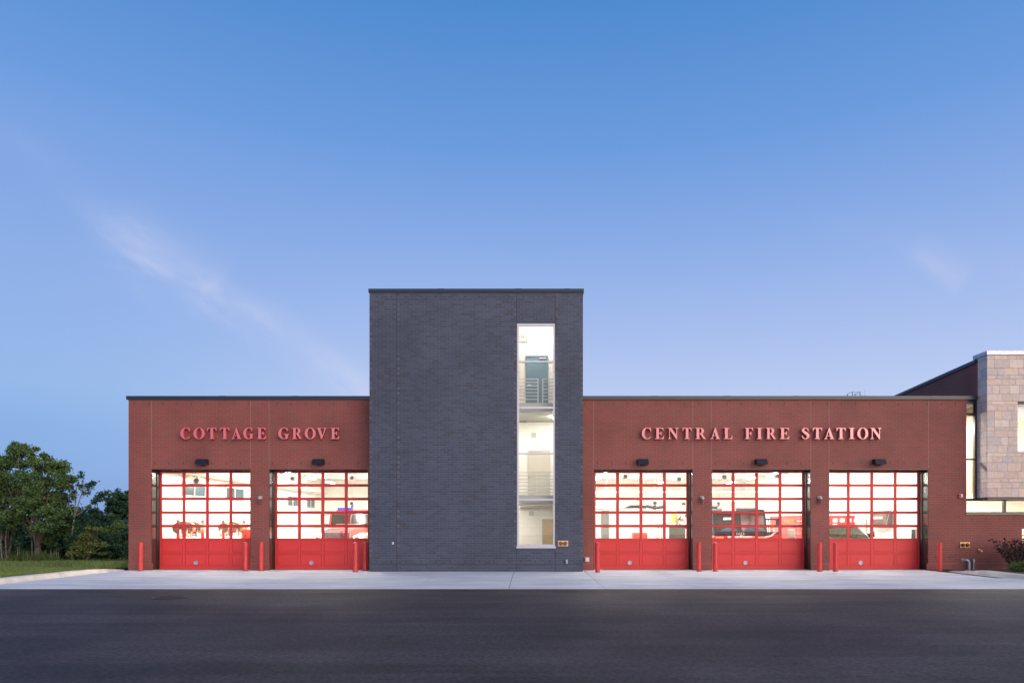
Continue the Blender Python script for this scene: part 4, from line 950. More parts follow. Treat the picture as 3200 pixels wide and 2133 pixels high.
# open cab door on the right
dx0, dx1 = sx_(2378, 3.7), sx_(2433, 3.7); yd = 3.7
def zz(py): return sz_(py, yd)
d_ = MB(); t = .10
d_.box(dx0, dx1, yd-.03, yd+.03, .55, zz(1669), 0); d_.box(dx0, dx1, yd-.028, yd+.028, zz(1669), zz(1661), 1)
d_.hexa([(dx0,yd-.027,zz(1661)),(dx0+.16,yd-.027,zz(1661)),(dx0+.16,yd+.027,zz(1661)),(dx0,yd+.027,zz(1661)),(dx0+.11,yd-.027,zz(1624)),(dx0+.24,yd-.027,zz(1624)),(dx0+.24,yd+.027,zz(1624)),(dx0+.11,yd+.027,zz(1624))], 1)
d_.box(dx1-.14, dx1, yd-.027, yd+.027, zz(1661), zz(1624), 1).box(dx0+.11, dx1, yd-.029, yd+.029, zz(1624), zz(1619), 1)
dr = d_.build('cab_door', [M['truck_red'], M['truck_black']], e); dr['label'] = 'open cab door swung out on the right side of the ladder truck'
MB().box(dx0+.34, dx0+.37, yd-.02, yd+.02, zz(1661), zz(1624)).build('window_bar', M['gasket'], dr)
# body: compartments
def comp(y0, y1, z1, m, nm): 
    mb = MB().box(x0+.02, x1-.02, y0, y1, .55, z1); return mb.build(nm, M[m], e)
comp(ty+2.85, 8.2, 2.58, 'silver', 'crew_body'); 
for y in (5.6, 6.6, 7.45):
    MB().box(x0-.01, x0+.018, y, y+.66, 1.0, 1.72).box(x0-.01, x0+.018, y, y+.66, 1.80, 2.35).box(x0-.012, x0+.018, y+.67, y+.74, 1.0, 2.5, 1).box(x0-.03, x0-.011, y+.68, y+.72, 1.3, 1.5, 1).build('compartment_door', [M['white'], M['gasket']], e)
comp(8.21, 12.6, 1.86, 'dark_panel', 'turntable_body'); comp(12.61, 17.0, 1.86, 'silver', 'rear_body')
for y in (12.8, 13.9, 15.0): MB().box(x0-.01, x0+.018, y, y+.8, .8, 1.75).build('compartment_door', M['white'], e)
for y in (13.65, 14.75, 15.85): MB().box(x0-.012, x0+.018, y, y+.16, .8, 1.8).build('trim_post', M['gasket'], e)
ld = MB()
for xx in (x0+.12, x0+.85):
    for (za, zb) in ((2.62, 2.05), (2.32, 1.92)): ld.hexa([(xx,9.2,za-.035),(xx+.06,9.2,za-.035),(xx+.06,19.5,zb-.035),(xx,19.5,zb-.035),(xx,9.2,za+.035),(xx+.06,9.2,za+.035),(xx+.06,19.5,zb+.035),(xx,19.5,zb+.035)])
    for k in range(26):
        y = 9.3+k*.4; t = (y-9.2)/10.3; ld.cyl((xx+.03,y,2.32-.40*t),(xx+.03,y+.2,2.62-.57*t), .018, seg=6)
for k in range(26):
    y = 9.3+k*.4; t = (y-9.2)/10.3; ld.cyl((x0+.15,y,2.32-.40*t),(x0+.88,y,2.32-.40*t), .02, seg=6)
ld.build('ladder', M['silver'], e)
yl = 11.0; MB().rbox(x0+.0, x0+.28, yl, yl+.9, 2.05, 2.62, .06).cyl((x0-.02,yl+.3,2.3),(x0+.1,yl+.3,2.3), .14, seg=14).build('yellow_case', M['yellow'], e)
tt_ = MB(); rs2 = random.Random(4)
for k in range(46):
    y = rs2.uniform(8.3, 12.4); z = rs2.uniform(1.9, 2.7); x = x0+rs2.uniform(.0, .6)
    tt_.cyl((x,y,z), (x+rs2.uniform(-.1,.3), y+rs2.uniform(-.5,.5), z+rs2.uniform(-.25,.25)), rs2.uniform(.015,.05), seg=7, mi=rs2.randint(0,2))
tt_.cyl((x0+.1,9.0,2.6),(x0+.1,9.0,3.05), .04, seg=8, mi=0).dome((x0+.1,9.0,3.05), .12, .15, 12, 3, 1)
tt_.build('turntable_gear', [M['greybox'], M['gasket'], M['silver']], e)
for y in (ty+.9, 10.6, 14.3): wheel(e, x0+.15, y, -1); wheel(e, x1-.15, y, 1)

# --- conventional truck behind the door left of the tower
tx, ty = -8.75, 2.2
e = empty('fire_truck', (tx, ty, 0), 'red fire truck with chrome grille and blue light bar, left of the tower', 'fire truck')
hd = MB(); hd.add([(tx-.58,ty,.9),(tx+.58,ty,.9),(tx+.92,ty+2.3,.9),(tx-.92,ty+2.3,.9),(tx-.56,ty,1.66),(tx+.56,ty,1.66),(tx+.86,ty+2.3,1.90),(tx-.86,ty+2.3,1.90),(tx-.40,ty+.05,1.76),(tx+.40,ty+.05,1.76),(tx+.62,ty+2.3,1.99),(tx-.62,ty+2.3,1.99)],
   [(0,1,5,4),(4,5,9,8),(1,2,6,5),(5,6,10,9),(8,9,10,11),(3,0,4,7),(7,4,8,11),(2,3,7,6),(6,7,11,10)])
hd.build('hood', mat('pale_red_paint', (.66,.16,.13), .3, coat=.5), e)  # hood in a paler, pinker red than the cab
g_ = MB(); z1 = 1.66
g_.rbox(tx-.62, tx+.62, ty-.10, ty-.001, 1.54, 1.67, .03).rbox(tx-.62, tx-.55, ty-.09, ty-.001, .9, 1.54, .015).rbox(tx+.55, tx+.62, ty-.09, ty-.001, .9, 1.54, .015)
gg = g_.build('grille', M['chrome'], e); gb = MB()
for k in range(23): gb.box(tx-.53+k*.047, tx-.53+k*.047+.022, ty-.07, ty-.02, .9, 1.538)
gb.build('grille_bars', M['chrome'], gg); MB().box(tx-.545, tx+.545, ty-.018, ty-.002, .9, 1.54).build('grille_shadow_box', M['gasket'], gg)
for s in (-1, 1):
    f_ = MB(); f_.prism([(ty+.1,.7),(ty+.05,1.15),(ty+.25,1.42),(ty+1.3,1.56),(ty+2.3,1.56),(ty+2.3,.7)], 'x', tx+s*.60, tx+s*1.18); fe = f_.build('fender', M['white'], e)
    MB().cyl((tx+s*.9,ty+.02,1.28),(tx+s*.9,ty+.16,1.28), .085, seg=18).torus((tx+s*.9,ty+.03,1.28), .10, .015, 'y', 20, 6).build('headlight', M['chrome'], fe)
cabx0, cabx1, yc = tx-1.06, tx+1.06, ty+2.31
MB().prism([(yc,.9),(yc,1.93),(yc+.22,2.48),(yc+.35,2.58),(yc+2.1,2.60),(yc+2.1,.9)], 'x', cabx0, cabx1).build('cab', M['truck_red'], e)
w_ = MB(); 
for xa, xb in ((cabx0+.09, tx-.02), (tx+.02, cabx1-.09)): w_.add([(xa,yc-.010,1.95),(xb,yc-.010,1.95),(xb,yc+.205,2.47),(xa,yc+.205,2.47),(xa,yc+.0,1.95),(xb,yc+.0,1.95),(xb,yc+.215,2.47),(xa,yc+.215,2.47)], [(0,1,2,3),(0,4,5,1),(3,2,6,7),(1,5,6,2),(0,3,7,4),(4,7,6,5)])
w_.build('windshield', M['windshield'], e)
MB().rbox(tx-.78, tx-.02, yc+.5, yc+.8, 2.65, 2.80, .03).build('blue_light_bar', M['blue_light'], e); MB().rbox(tx+.02, tx+.80, yc+.5, yc+.8, 2.65, 2.78, .03).build('grey_light_bar', M['greybox'], e)
MB().box(tx-.8, tx+.8, yc+.42, yc+.85, 2.605, 2.648).build('roof_rack', M['truck_red'], e)
for s in (-1, 1):
    MB().rbox(tx+s*1.33-.07, tx+s*1.33+.07, yc-.22, yc-.14, 1.92, 2.50, .03).tube([(tx+s*1.05,yc-.02,1.95),(tx+s*1.30,yc-.14,1.98)], .018, 6).tube([(tx+s*1.05,yc+.1,2.45),(tx+s*1.30,yc-.14,2.42)], .018, 6).build('mirror', M['truck_black'], e)
MB().rbox(tx-1.2, tx+1.2, yc+2.2, yc+7.5, .55, 2.55, .04).build('body', M['truck_red'], e)
MB().rbox(tx-1.2, tx+1.2, ty-.45, ty-.11, .45, .72, .04).build('bumper', M['chrome'], e)
for y in (ty+1.3, yc+5.2): wheel(e, tx-1.05, y, -1); wheel(e, tx+1.05, y, 1)

# --- ambulance behind the rightmost door
tx, ty = 15.05, 1.9
e = empty('ambulance', (tx, ty, 0), 'ambulance with a pale cab and red box body behind the rightmost garage door', 'ambulance')
ax0, ax1 = tx-1.0, tx+1.0
cp = MB(); cp.add([(ax0,ty,.5),(ax1,ty,.5),(ax1,ty+3.3,.5),(ax0,ty+3.3,.5),(ax0+.04,ty,1.10),(ax1-.04,ty,1.10),(ax1-.02,ty+.95,1.30),(ax0+.02,ty+.95,1.30),(ax0+.2,ty+1.75,1.84),(ax1-.2,ty+1.75,1.84),(ax1-.18,ty+3.3,1.88),(ax0+.18,ty+3.3,1.88),(ax0+.02,ty+3.3,1.30),(ax1-.02,ty+3.3,1.30)],
  [(0,1,5,4),(4,5,6,7),(7,6,9,8),(8,9,10,11),(0,4,7,12,3),(1,2,13,6,5),(7,8,11,12),(6,13,10,9),(3,12,11,10,13,2)])
cp.build('cab', mat('pale_green_white_paint', (.62,.66,.56), .25, coat=.5), e)
w_ = MB(); a_, b_ = (ty+.97, 1.325), (ty+1.72, 1.815)
w_.add([(ax0+.09,a_[0]-.015,a_[1]),(ax1-.09,a_[0]-.015,a_[1]),(ax1-.24,b_[0]-.015,b_[1]),(ax0+.24,b_[0]-.015,b_[1])], [(0,1,2,3)]); w_.build('windshield', M['windshield'], e)
MB().add([(ax0+.03,ty+1.15,1.34),(ax0+.165,ty+1.75,1.80),(ax0+.165,ty+2.8,1.80),(ax0+.03,ty+2.8,1.34)], [(0,1,2,3)]).add([(ax1-.005,ty+1.15,1.32),(ax1-.17,ty+1.75,1.80),(ax1-.17,ty+2.8,1.80),(ax1-.005,ty+2.8,1.32)], [(0,1,2,3)]).build('side_window', M['windshield'], e)
MB().cyl((ax0+.5,ty+.93,1.32),(ax0+.85,ty+1.25,1.56), .012, seg=6).cyl((ax0+1.2,ty+.93,1.32),(ax0+1.5,ty+1.25,1.56), .012, seg=6).build('wiper', M['gasket'], e)
MB().box(ax1+.05, ax1+.20, ty+1.0, ty+1.06, 1.36, 1.62).cyl((ax1-.02,ty+1.05,1.4),(ax1+.08,ty+1.05,1.42), .02, seg=6).build('mirror', M['truck_black'], e)
MB().rbox(12.20, 12.55, ty+1.0, ty+1.08, 1.32, 1.74, .06).box(12.55, 14.0, ty+1.03, ty+1.06, 1.50, 1.57).build('long_arm_mirror', M['greybox'], e)
by = 5.3; bx0, bx1 = 13.95, 16.5
MB().rbox(bx0, bx1, by, by+5.0, .6, 2.44, .05).build('box_body', M['truck_red'], e)
MB().box(bx0+.02, bx1-.02, by-.012, by+.05, 2.40, 2.47).build('roof_trim', M['white'], e)
for px in (2576, 2609, 2631, 2653, 2675):
    x = sx_(px, by); MB().rbox(x-.12, x+.12, by-.05, by-.001, 2.06, 2.26, .03).build('box_light', M['white'], e)
x = sx_(2609, by); MB().box(x-.11, x+.11, by-.014, by-.001, 1.89, 2.00).build('sign_plate', M['white'], e)
pl = lettering(e, 'COTTAGE GROVE', .17, (bx0-.012, 7.3, 2.06), R(-90), 'gold', wscale=.72)
MB().box(bx0-.006, bx0-.001, 5.4, 6.3, 2.12, 2.15).box(bx0-.006, bx0-.001, 5.4, 10.2, 1.92, 1.95).build('stripe', M['white'], e)
for y in (9.0, 8.6): MB().cyl((bx0-.03,y,2.12),(bx0-.001,y,2.12), .12, seg=18).build('box_light', M['white'], e)
for y in (ty+.9, 8.6): wheel(e, ax0+.1, y, -1, .42); wheel(e, ax1-.1, y, 1, .42)

# --- hose racks behind the far left door
def rack(x, y0, y1, label, mi_c, seed, n):
    rr = random.Random(seed); e = empty('hose_rack', (x, y0, 0), label, 'hose rack', 'red hose racks behind the far left door')
    for y in (y0, y1): MB().box(x-.055, x+.055, y-.04, y+.04, 0, 2.15).build('post', M['rack_red'], e)
    MB().box(x-.03, x+.03, y0+.041, y1-.041, 1.52, 1.58).box(x-.20, x-.14, y0, y1, 1.62, 1.68).box(x+.14, x+.20, y0, y1, 1.62, 1.68).build('shelf_bar', M['rack_red'], e)
    MB().box(x-.4, x+.4, y0-.05, y0+.05, .0, .08).box(x-.4, x+.4, y1-.05, y1+.05, .0, .08).build('foot', M['rack_red'], e)
    for k in range(n):
        y = y0 + (y1-y0)*(k+.3)/n - .1
        r_ = rr.uniform(.22, .27); z = 1.66 + r_*.55
        h_ = empty('hose_roll', (x, y, z), '', 'hose'); 
        first = (k == 0)
        mb = MB()
        for q in range(5): mb.torus((x, y, z), r_*(1-.17*q), r_*.085, 'y', 26, 6, flat=2.2)
        tl = rr.uniform(-.15, .15); mt = 'hose_dark' if rr.random() < (.75 if mi_c == 0 else .2) else ('hose_tan' if mi_c == 0 else 'hose_yellow')
        mb.build('coil', M[mt], h_)
        sx2 = rr.choice((-1, 1))*rr.uniform(.3, .8)*r_
        MB().tube([(x+sx2*.9, y-.05, z-r_*.3), (x+sx2, y-.08, z-r_*1.0), (x+sx2*1.05, y-.10, z-r_*1.45)], .045, 8).build('hose_end', M['white'] if rr.random() < .6 else M['hose_tan'], h_)
        MB().cyl((x+sx2*1.05, y-.10, z-r_*1.65), (x+sx2*1.05, y-.10, z-r_*1.40), .055, seg=12).build('coupling', M['silver'] if rr.random() < .5 else M['brass_dark'], h_)
        tag(h_, ('%s rolled hose, %s from the near end of the %s hose rack' % ({'hose_dark':'brown','hose_tan':'tan','hose_yellow':'yellow'}[mt], ['first','second','third','fourth','fifth','sixth','seventh','eighth','ninth','tenth'][k], 'nearer' if mi_c == 0 else 'farther')), 'hose', 'rolled hoses on the red racks')
    return e
rack(-15.73, 1.6, 3.9, 'red hose rack full of brown and tan rolled hoses, nearest the left wall', 0, 3, 9)
rack(-15.35, 5.3, 7.8, 'red hose rack full of yellow rolled hoses, farther back behind the far left door', 1, 8, 10)
# red bag and tools at the far rack
e = empty('equipment_bag', (-14.6, 6.6, 0), 'pale red equipment bag hanging behind the right edge of the far left door', 'bag')
MB().rbox(-14.95, -14.2, 6.5, 6.8, 1.15, 1.72, .1).build('bag', M['rack_red'], e); MB().tube([(-14.8,6.6,1.7),(-14.75,6.6,1.95),(-14.45,6.6,1.95),(-14.4,6.6,1.7)], .02, 6).build('strap', M['rack_red'], e)
for (pa, qa, pb, qb, l) in ((753,1637,760,1621,'short dark pole leaning on the farther hose rack, left of its pair'), (762,1650,777,1622,'long dark pole leaning beside the farther hose rack, right of its pair')):
    a_ = at(pa, qa+50, 6.3); b_ = at(pb, qb, 6.3); ee = empty('pole', (a_.x, 6.3, a_.z), l, 'pole', 'dark poles leaning at the farther hose rack'); MB().cyl(a_, b_, .016, seg=8).build('shaft', M['gasket'], ee); MB().cyl(b_, b_+(b_-a_).normalized()*.07, .026, seg=8).build('tip', M['greybox'], ee)

# --- grey operator boxes and hose drops hanging from the ceiling
def unit(px, py, Y, w_, label, yel=False, hose=False):
    c = at(px, py, Y); e = empty('hanging_unit', tuple(c), label, 'ceiling equipment', 'small grey units hanging high in the engine bays')
    MB().rbox(c.x-w_/2, c.x+w_/2, Y-.15, Y+.15, c.z-w_*.36, c.z+w_*.36, .02).build('case', M['greybox'], e)
    MB().cyl((c.x, Y-.17, c.z), (c.x, Y-.151, c.z), w_*.26, seg=18).torus((c.x, Y-.165, c.z), w_*.28, .015, 'y', 20, 6).build('fan_guard', M['gasket'], e)
    MB().cyl((c.x-w_*.4, Y, c.z+w_*.36), (c.x-w_*.4, Y, 5.75), .01, seg=6).cyl((c.x+w_*.4, Y, c.z+w_*.36), (c.x+w_*.4, Y, 5.75), .01, seg=6).build('hanger', M['greybox'], e)
    if yel: MB().tube([(c.x-w_*.5,Y,c.z+.02),(c.x-w_*.95,Y,c.z+.22),(c.x-w_*.5,Y,c.z+.5),(c.x,Y,c.z+.42),(c.x+.05,Y,c.z+w_*.36)], .03, 8).build('yellow_cord', M['yellow'], e)
    if hose: MB().tube([(c.x+.1*math.sin(k*1.9),Y-.05,c.z-w_*.36-.04*k) for k in range(9)], .035, 8).build('cord_coil', M['gasket'], e)
unit(619, 1502, 3.9, .40, 'small grey unit with a yellow cord hanging behind the far left door', True)
unit(917, 1495, 5.5, .26, 'small grey unit behind the top left pane of the door left of the tower')
unit(1102, 1492, 5.5, .30, 'small grey unit behind the top right pane of the door left of the tower')
unit(1101, 1572, 12, .30, 'small grey unit with coiled cord far back above the truck left of the tower', hose=True)
unit(1953, 1488, 5.5, .28, 'small grey unit high behind the first door right of the tower')
unit(2121, 1497, 7.5, .34, 'small grey unit behind the top right pane, first door after the tower')
unit(2045, 1571, 13, .32, 'grey unit with a coiled cord hanging beside the black exhaust hose', hose=True)
unit(2261, 1490, 5.5, .30, 'small grey unit hanging behind the top left pane of the middle right-wing door')
unit(2425, 1487, 7.5, .30, 'small grey unit hanging behind the top right panes of the middle right-wing door')
unit(2243, 1572, 13, .26, 'grey unit with a coiled cord hanging above the left of the ladder truck', hose=True)
unit(2706, 1560, 9, .22, 'small grey unit with a coiled cord hanging behind the rightmost door', hose=True)
def swag(pa, pb, py, sag, Y, r_, label, m='gasket'):
    a_ = at(pa, py, Y); b_ = at(pb, py, Y); e = empty('exhaust_hose', tuple(a_), label, 'hose', 'black exhaust hoses hung under the ceiling')
    pts = [a_.lerp(b_, i/16) - Vector((0, 0, sag*math.sin(math.pi*i/16))) for i in range(17)]
    MB().tube(pts, r_, 10).build('hose', M[m], e); MB().cyl(pts[0], (pts[0].x, Y, 5.75), .015, seg=6).cyl(pts[-1], (pts[-1].x, Y, 5.75), .015, seg=6).build('hanger', M['greybox'], e)
swag(1950, 2019, 1583, -.02, 16, .10, 'straight black exhaust hose under the ceiling behind the first door right of the tower')
swag(2020, 2080, 1580, .10, 16, .10, 'sagging black exhaust hose right of the straight one')
swag(1856, 1896, 1584, .06, 16, .09, 'short grey exhaust hose at the left of the first door right of the tower', 'greybox')
swag(2215, 2262, 1583, .04, 16, .09, 'black exhaust hose above the left end of the ladder truck')
# sloping ceiling braces / strips seen through the first right door
for (pa, qa, pb, qb, l) in ((1939,1590,1992,1563,'lower long white fixture slanting behind the panes of the first right door'), (2017,1551,2070,1523,'upper long white fixture slanting behind the panes of the first right door'),):
    a_ = at(pa, qa, 9); b_ = at(pb, qb, 6); e = empty('slanting_fixture', tuple(a_), l, 'ceiling fixture', 'slanting white ceiling fixtures')
    dv_ = (b_-a_).normalized(); MB().cyl(a_, b_, .055, seg=10).build('tube', M['white'], e); MB().cyl(a_-dv_*.06, a_, .07, seg=10).cyl(b_, b_+dv_*.06, .07, seg=10).build('end_cap', M['greybox'], e)
    MB().cyl(a_, (a_.x,a_.y,5.75), .01, seg=6).cyl(b_, (b_.x,b_.y,5.75), .01, seg=6).build('hanger', M['greybox'], e)
# red lockers at the back wall
e = empty('locker', (9.0, 25.5, 0), 'red locker far back behind the first door right of the tower', 'locker')
MB().rbox(8.4, 9.5, 25.2, 25.88, 0, 1.32, .02).build('body', M['rack_red'], e); MB().box(8.45, 8.93, 25.17, 25.199, .06, 1.27).box(8.97, 9.45, 25.17, 25.199, .06, 1.27).build('door', M['rack_red'], e); MB().box(8.86, 8.89, 25.14, 25.169, .6, .8).box(9.01, 9.04, 25.14, 25.169, .6, .8).build('handle', M['silver'], e)
# dark case on the right-hand wall
ya, yb = 32.6-CD, 34.2-CD
e = empty('equipment_case', (17.4, ya, 1.9), 'dark brown case fixed high on the wall behind the rightmost door', 'equipment case')
mb = MB().rbox(17.12, 17.44, ya, yb, 1.9, 2.52, .05); mb.build('case', mat('dark_brown_vinyl', (.07,.05,.04), .5, var=.3, vscale=3), e)
MB().rbox(17.13, 17.44, ya+.2, yb-.2, 2.521, 2.66, .05).build('top_bundle', M['greybox'], e); MB().box(17.10, 17.119, ya+.35, yb-.35, 2.22, 2.34).build('label_strip', M['greybox'], e)
a_ = at(2779, 1600, 2.8); b_ = at(2757, 1690, 2.8); e = empty('pull_cord', tuple(a_), 'thin dark cord hanging aslant before the wall behind the rightmost door', 'cord'); MB().tube([a_+Vector((.12,0,.6)), a_, b_, b_-Vector((.1,0,.45))], .008, 6).build('cord', M['greybox'], e); MB().cyl(b_-Vector((.1,0,.52)), b_-Vector((.1,0,.45)), .02, seg=8).build('grip', M['gasket'], e)
e = empty('exit_panel', (17.4, 1.5, 1.2), 'tall narrow dark cabinet on the wall at the right edge of the rightmost door', 'cabinet')
xx_ = 17.2; MB().rbox(17.2, 17.44, 1.15, 1.55, .6, 1.78, .02).build('case', M['greybox'], e); MB().box(17.18, 17.199, 1.2, 1.5, .65, 1.72).build('door', M['gasket'], e)
e = empty('waste_bin', (16.9, 3.0, 0), 'dark waste bin beside the right edge of the ambulance windshield', 'bin'); p = at(2719, 1671, 3.0)
MB().rbox(p.x-.10, p.x+.10, 2.9, 3.1, 0, p.z+.08, .02).build('body', M['gasket'], e); MB().rbox(p.x-.12, p.x+.12, 2.88, 3.12, p.z+.081, p.z+.12, .01).build('lid', M['greybox'], e)
e.location = (p.x, 3.0, 0)
for c in children(e): c.location = (-p.x, -3.0, 0)
# ---------------------------------------------------------------- vegetation
import numpy as np
rng = np.random.default_rng(5)
def leaf_mat(name, a, b_, c):
    m, nt, b = nmat(name)
    g = nt.nodes.new('ShaderNodeNewGeometry'); r = nt.nodes.new('ShaderNodeValToRGB')
    e = r.color_ramp.elements; e[0].position = 0; e[0].color = (*a, 1); e[1].position = 1; e[1].color = (*c, 1); k = e.new(.55); k.color = (*b_, 1)
    nt.links.new(g.outputs['Random Per Island'], r.inputs['Fac']); nt.links.new(r.outputs['Color'], b.inputs['Base Color'])
    b.inputs['Roughness'].default_value = .6; b.inputs['Specular IOR Level'].default_value = .3
    return m
M['leaf'] = leaf_mat('cottonwood_leaf', (.046,.105,.036), (.082,.148,.045), (.14,.195,.055))
M['leaf_dark'] = leaf_mat('dark_leaf', (.016,.048,.026), (.028,.072,.034), (.045,.095,.040))
M['leaf_yel'] = leaf_mat('yellow_green_leaf', (.06,.10,.02), (.11,.155,.03), (.20,.22,.045))
M['leaf_purple'] = leaf_mat('purple_leaf', (.022,.010,.012), (.045,.016,.018), (.07,.026,.026))
M['leaf_gold'] = leaf_mat('gold_green_leaf', (.05,.085,.02), (.085,.125,.03), (.14,.17,.045))
M['bark'] = mat('grey_brown_bark', (.13,.095,.075), .9, var=.35, vscale=3, bump=.6)
M['bark_pale'] = mat('pale_bark', (.20,.18,.15), .9, var=.25, vscale=3)
M['grass'] = leaf_mat('grass_blade', (.11,.17,.036), (.15,.21,.05), (.22,.26,.08))

def quads(centres, size, flat=.0, aspect=1.0, jitter=.35):
    """leaf-sized randomly turned quads; returns verts array (n*4,3)"""
    n = len(centres)
    a = rng.normal(size=(n, 3)); a /= np.linalg.norm(a, axis=1, keepdims=True)
    b = rng.normal(size=(n, 3)); b -= (a*b).sum(1, keepdims=True)*a; b /= np.linalg.norm(b, axis=1, keepdims=True)
    s = size*(1 + jitter*rng.uniform(-1, 1, size=(n, 1)))
    a = a*s*aspect*.5; b = b*s*.5
    return np.stack([centres-a, centres-b*.8, centres+a, centres+b*.8], 1).reshape(-1, 3)
def leafmesh(name, verts, m, parent, loc):
    n = len(verts)//4; me = bpy.data.meshes.new(name)
    me.vertices.add(len(verts)); me.vertices.foreach_set('co', (verts - np.array(loc)).astype(np.float32).ravel())
    me.loops.add(n*4); me.loops.foreach_set('vertex_index', np.arange(n*4, dtype=np.int32))
    me.polygons.add(n); me.polygons.foreach_set('loop_start', np.arange(0, n*4, 4, dtype=np.int32)); me.polygons.foreach_set('loop_total', np.full(n, 4, dtype=np.int32))
    me.update(); me.validate(); me.materials.append(m)
    o = bpy.data.objects.new(name, me); COL.objects.link(o)
    if parent is not None: o.parent = parent
    else: o.location = loc
    return o
def clump_points(c, r, n, sub=14, subr=.28):
    """points in many small clumps spread through an ellipsoid, denser at its skin"""
    c = np.array(c); r = np.array(r); k = max(3, sub)
    d = rng.normal(size=(k, 3)); d /= np.linalg.norm(d, axis=1, keepdims=True)
    cc = c + d*r*(rng.uniform(.35, 1.0, size=(k, 1))**.6)
    idx = rng.integers(0, k, n)
    sr = subr*r.mean()*rng.uniform(.6, 1.3, size=(k, 1))
    p = rng.normal(size=(n, 3))*.55
    return cc[idx] + p*sr[idx]*np.array([1.15, 1.15, .8])
def limb(mb, p0, p1, r0, r1, bend=.08, n=5):
    p0 = Vector(p0); p1 = Vector(p1); L = (p1-p0).length; pts = []
    o = Vector((random.uniform(-1,1), random.uniform(-1,1), random.uniform(-.3,.6)))*L*bend
    for i in range(n+1):
        t = i/n; pts.append(p0.lerp(p1, t) + o*math.sin(math.pi*t))
    mb.tube(pts, [r0+(r1-r0)*i/n for i in range(n+1)], 8); return pts
def tree(label, base, trunk, blobs, m, group=None, leaf=.24, name='deciduous_tree', bark='bark', twigs=0, cat='tree'):
    e = empty(name, base, label, cat, group)
    tb = MB()
    for (p0, p1, r0, r1) in trunk: limb(tb, Vector(base)+Vector(p0), Vector(base)+Vector(p1), r0, r1)
    P = []
    for (c, r, n) in blobs:
        n = int(n*2.3)
        cw = np.array(base)+np.array(c)
        P.append(clump_points(cw, r, n, sub=int(10+6*np.mean(r)**1.3), subr=.30))
        # limbs reach into every mass of leaves
        st_ = Vector(base) + Vector((0, 0, max(.35*c[2], min(t[0][2] for t in trunk)+.6)))
        for q in range(2 + twigs):
            tgt = Vector(cw) + Vector([random.uniform(-.6,.6)*v for v in r]); limb(tb, st_, tgt, .07*max(.6, r[0]/1.6), .018, .10, 4)
    tb.build('trunk', M[bark], e)
    leafmesh('crown', quads(np.concatenate(P), leaf), M[m], e, base)
    return e
def gp(px, Y, z): d = Y+CD; return ((px-CX)*d/F, Y, z)
def bb(px, py, Y, rx_px, rz_px, ry, n, base):
    """crown mass given by its real place seen along a bearing; returned relative to base"""
    d = Y+CD; c = at(px, py, Y); return ((c.x-base[0], c.y-base[1], c.z-base[2]), (rx_px*d/F, ry, rz_px*d/F), n)
# main cottonwood at 55 m
B = gp(114, 26, -1.0)
tree('big cottonwood with a forked pale trunk, tallest tree in front of the wood', B,
     [((0,0,-.1),(-.15,0,2.6),.25,.18), ((-.15,0,2.5),(-.55,0,6.5),.16,.08), ((.05,0,1.2),(.55,0,4.4),.16,.11), ((.55,0,4.3),(.95,0,7.2),.14,.06), ((.5,0,4.2),(2.0,0,5.0),.08,.03), ((.95,0,7.2),(1.2,.2,8.6),.06,.02), ((.1,0,2.9),(1.0,-.2,3.2),.05,.025)],
     [bb(75,1400,26,34,24,1.2,1500,B), bb(55,1440,27,40,28,1.3,1500,B), bb(135,1450,26,36,28,1.4,1900,B), bb(178,1462,26,26,26,1.3,1500,B), bb(110,1500,26,50,30,1.7,2300,B), bb(192,1500,26,26,24,1.3,1200,B),
      bb(80,1555,26.6,40,30,1.5,1900,B), bb(172,1555,26.8,34,32,1.5,1900,B), bb(85,1605,26.4,34,24,1.4,1200,B), bb(185,1610,26.6,38,32,1.5,1700,B), bb(122,1560,27.4,40,40,.8,1300,B), bb(140,1650,25,28,14,1.5,500,B), bb(40,1500,27,34,30,1.5,1300,B), bb(150,1655,27.5,60,34,.9,1500,B), bb(88,1575,25.1,34,30,.8,1000,B), bb(150,1605,25.1,34,26,.8,900,B), bb(118,1530,25.1,30,26,.8,700,B), bb(20,1560,27.8,40,50,.9,1400,B)],
     'leaf', leaf=.15)
B = gp(22, 28, -1.0)
tree('tree cut off at the left edge, beside the big cottonwood', B, [((0,0,0),(.1,0,6),.10,.05), ((0,0,3),(-.9,0,6),.07,.03)],
     [bb(8,1445,28,20,26,1.2,1000,B), bb(-25,1490,28,40,50,1.8,1900,B), bb(20,1540,28,30,34,1.5,1500,B), bb(0,1610,27,36,36,1.7,1800,B), bb(40,1620,26,28,30,1.3,1200,B), bb(-40,1600,28,40,60,1.7,1500,B)], 'leaf', leaf=.16)
# sparse tree with visible limbs
B = gp(226, 27, -1.0)
e = empty('sparse_tree', B, 'thin sparse tree with bare visible limbs right of the big cottonwood', 'tree')
tb = MB(); Bv = Vector(B); tips = []
def wpt(px, py, dy=0): return at(px, py, 27+dy)
def grow(p, q, r0, lev):
    pts = limb(tb, p, q, r0, r0*.5, .05, 5); tips.append(pts[-1])
    if lev <= 0: tips.extend(pts[3:]); return
    for k in range(4):
        s = pts[2+k % 4]; d = (q-p); dd = Vector((d.x+random.uniform(-.6,.6)*d.length, random.uniform(-.5,.5)*d.length, abs(d.z)*.6+random.uniform(-.1,.5)*d.length))*.42
        grow(s, s+dd, r0*.45, lev-1)
grow(Bv+Vector((0,0,-.1)), wpt(232, 1618), .12, 0)
for a, b_ in (((232,1618),(241,1515)), ((235,1610),(262,1522)), ((236,1612),(290,1570)), ((262,1585),(318,1552)), ((286,1574),(332,1543)), ((232,1620),(212,1545)), ((238,1560),(225,1508)), ((262,1545),(282,1515)), ((225,1600),(196,1560))):
    grow(wpt(*a), wpt(*b_), .05, 2)
tb.build('trunk', M['bark_pale'], e)
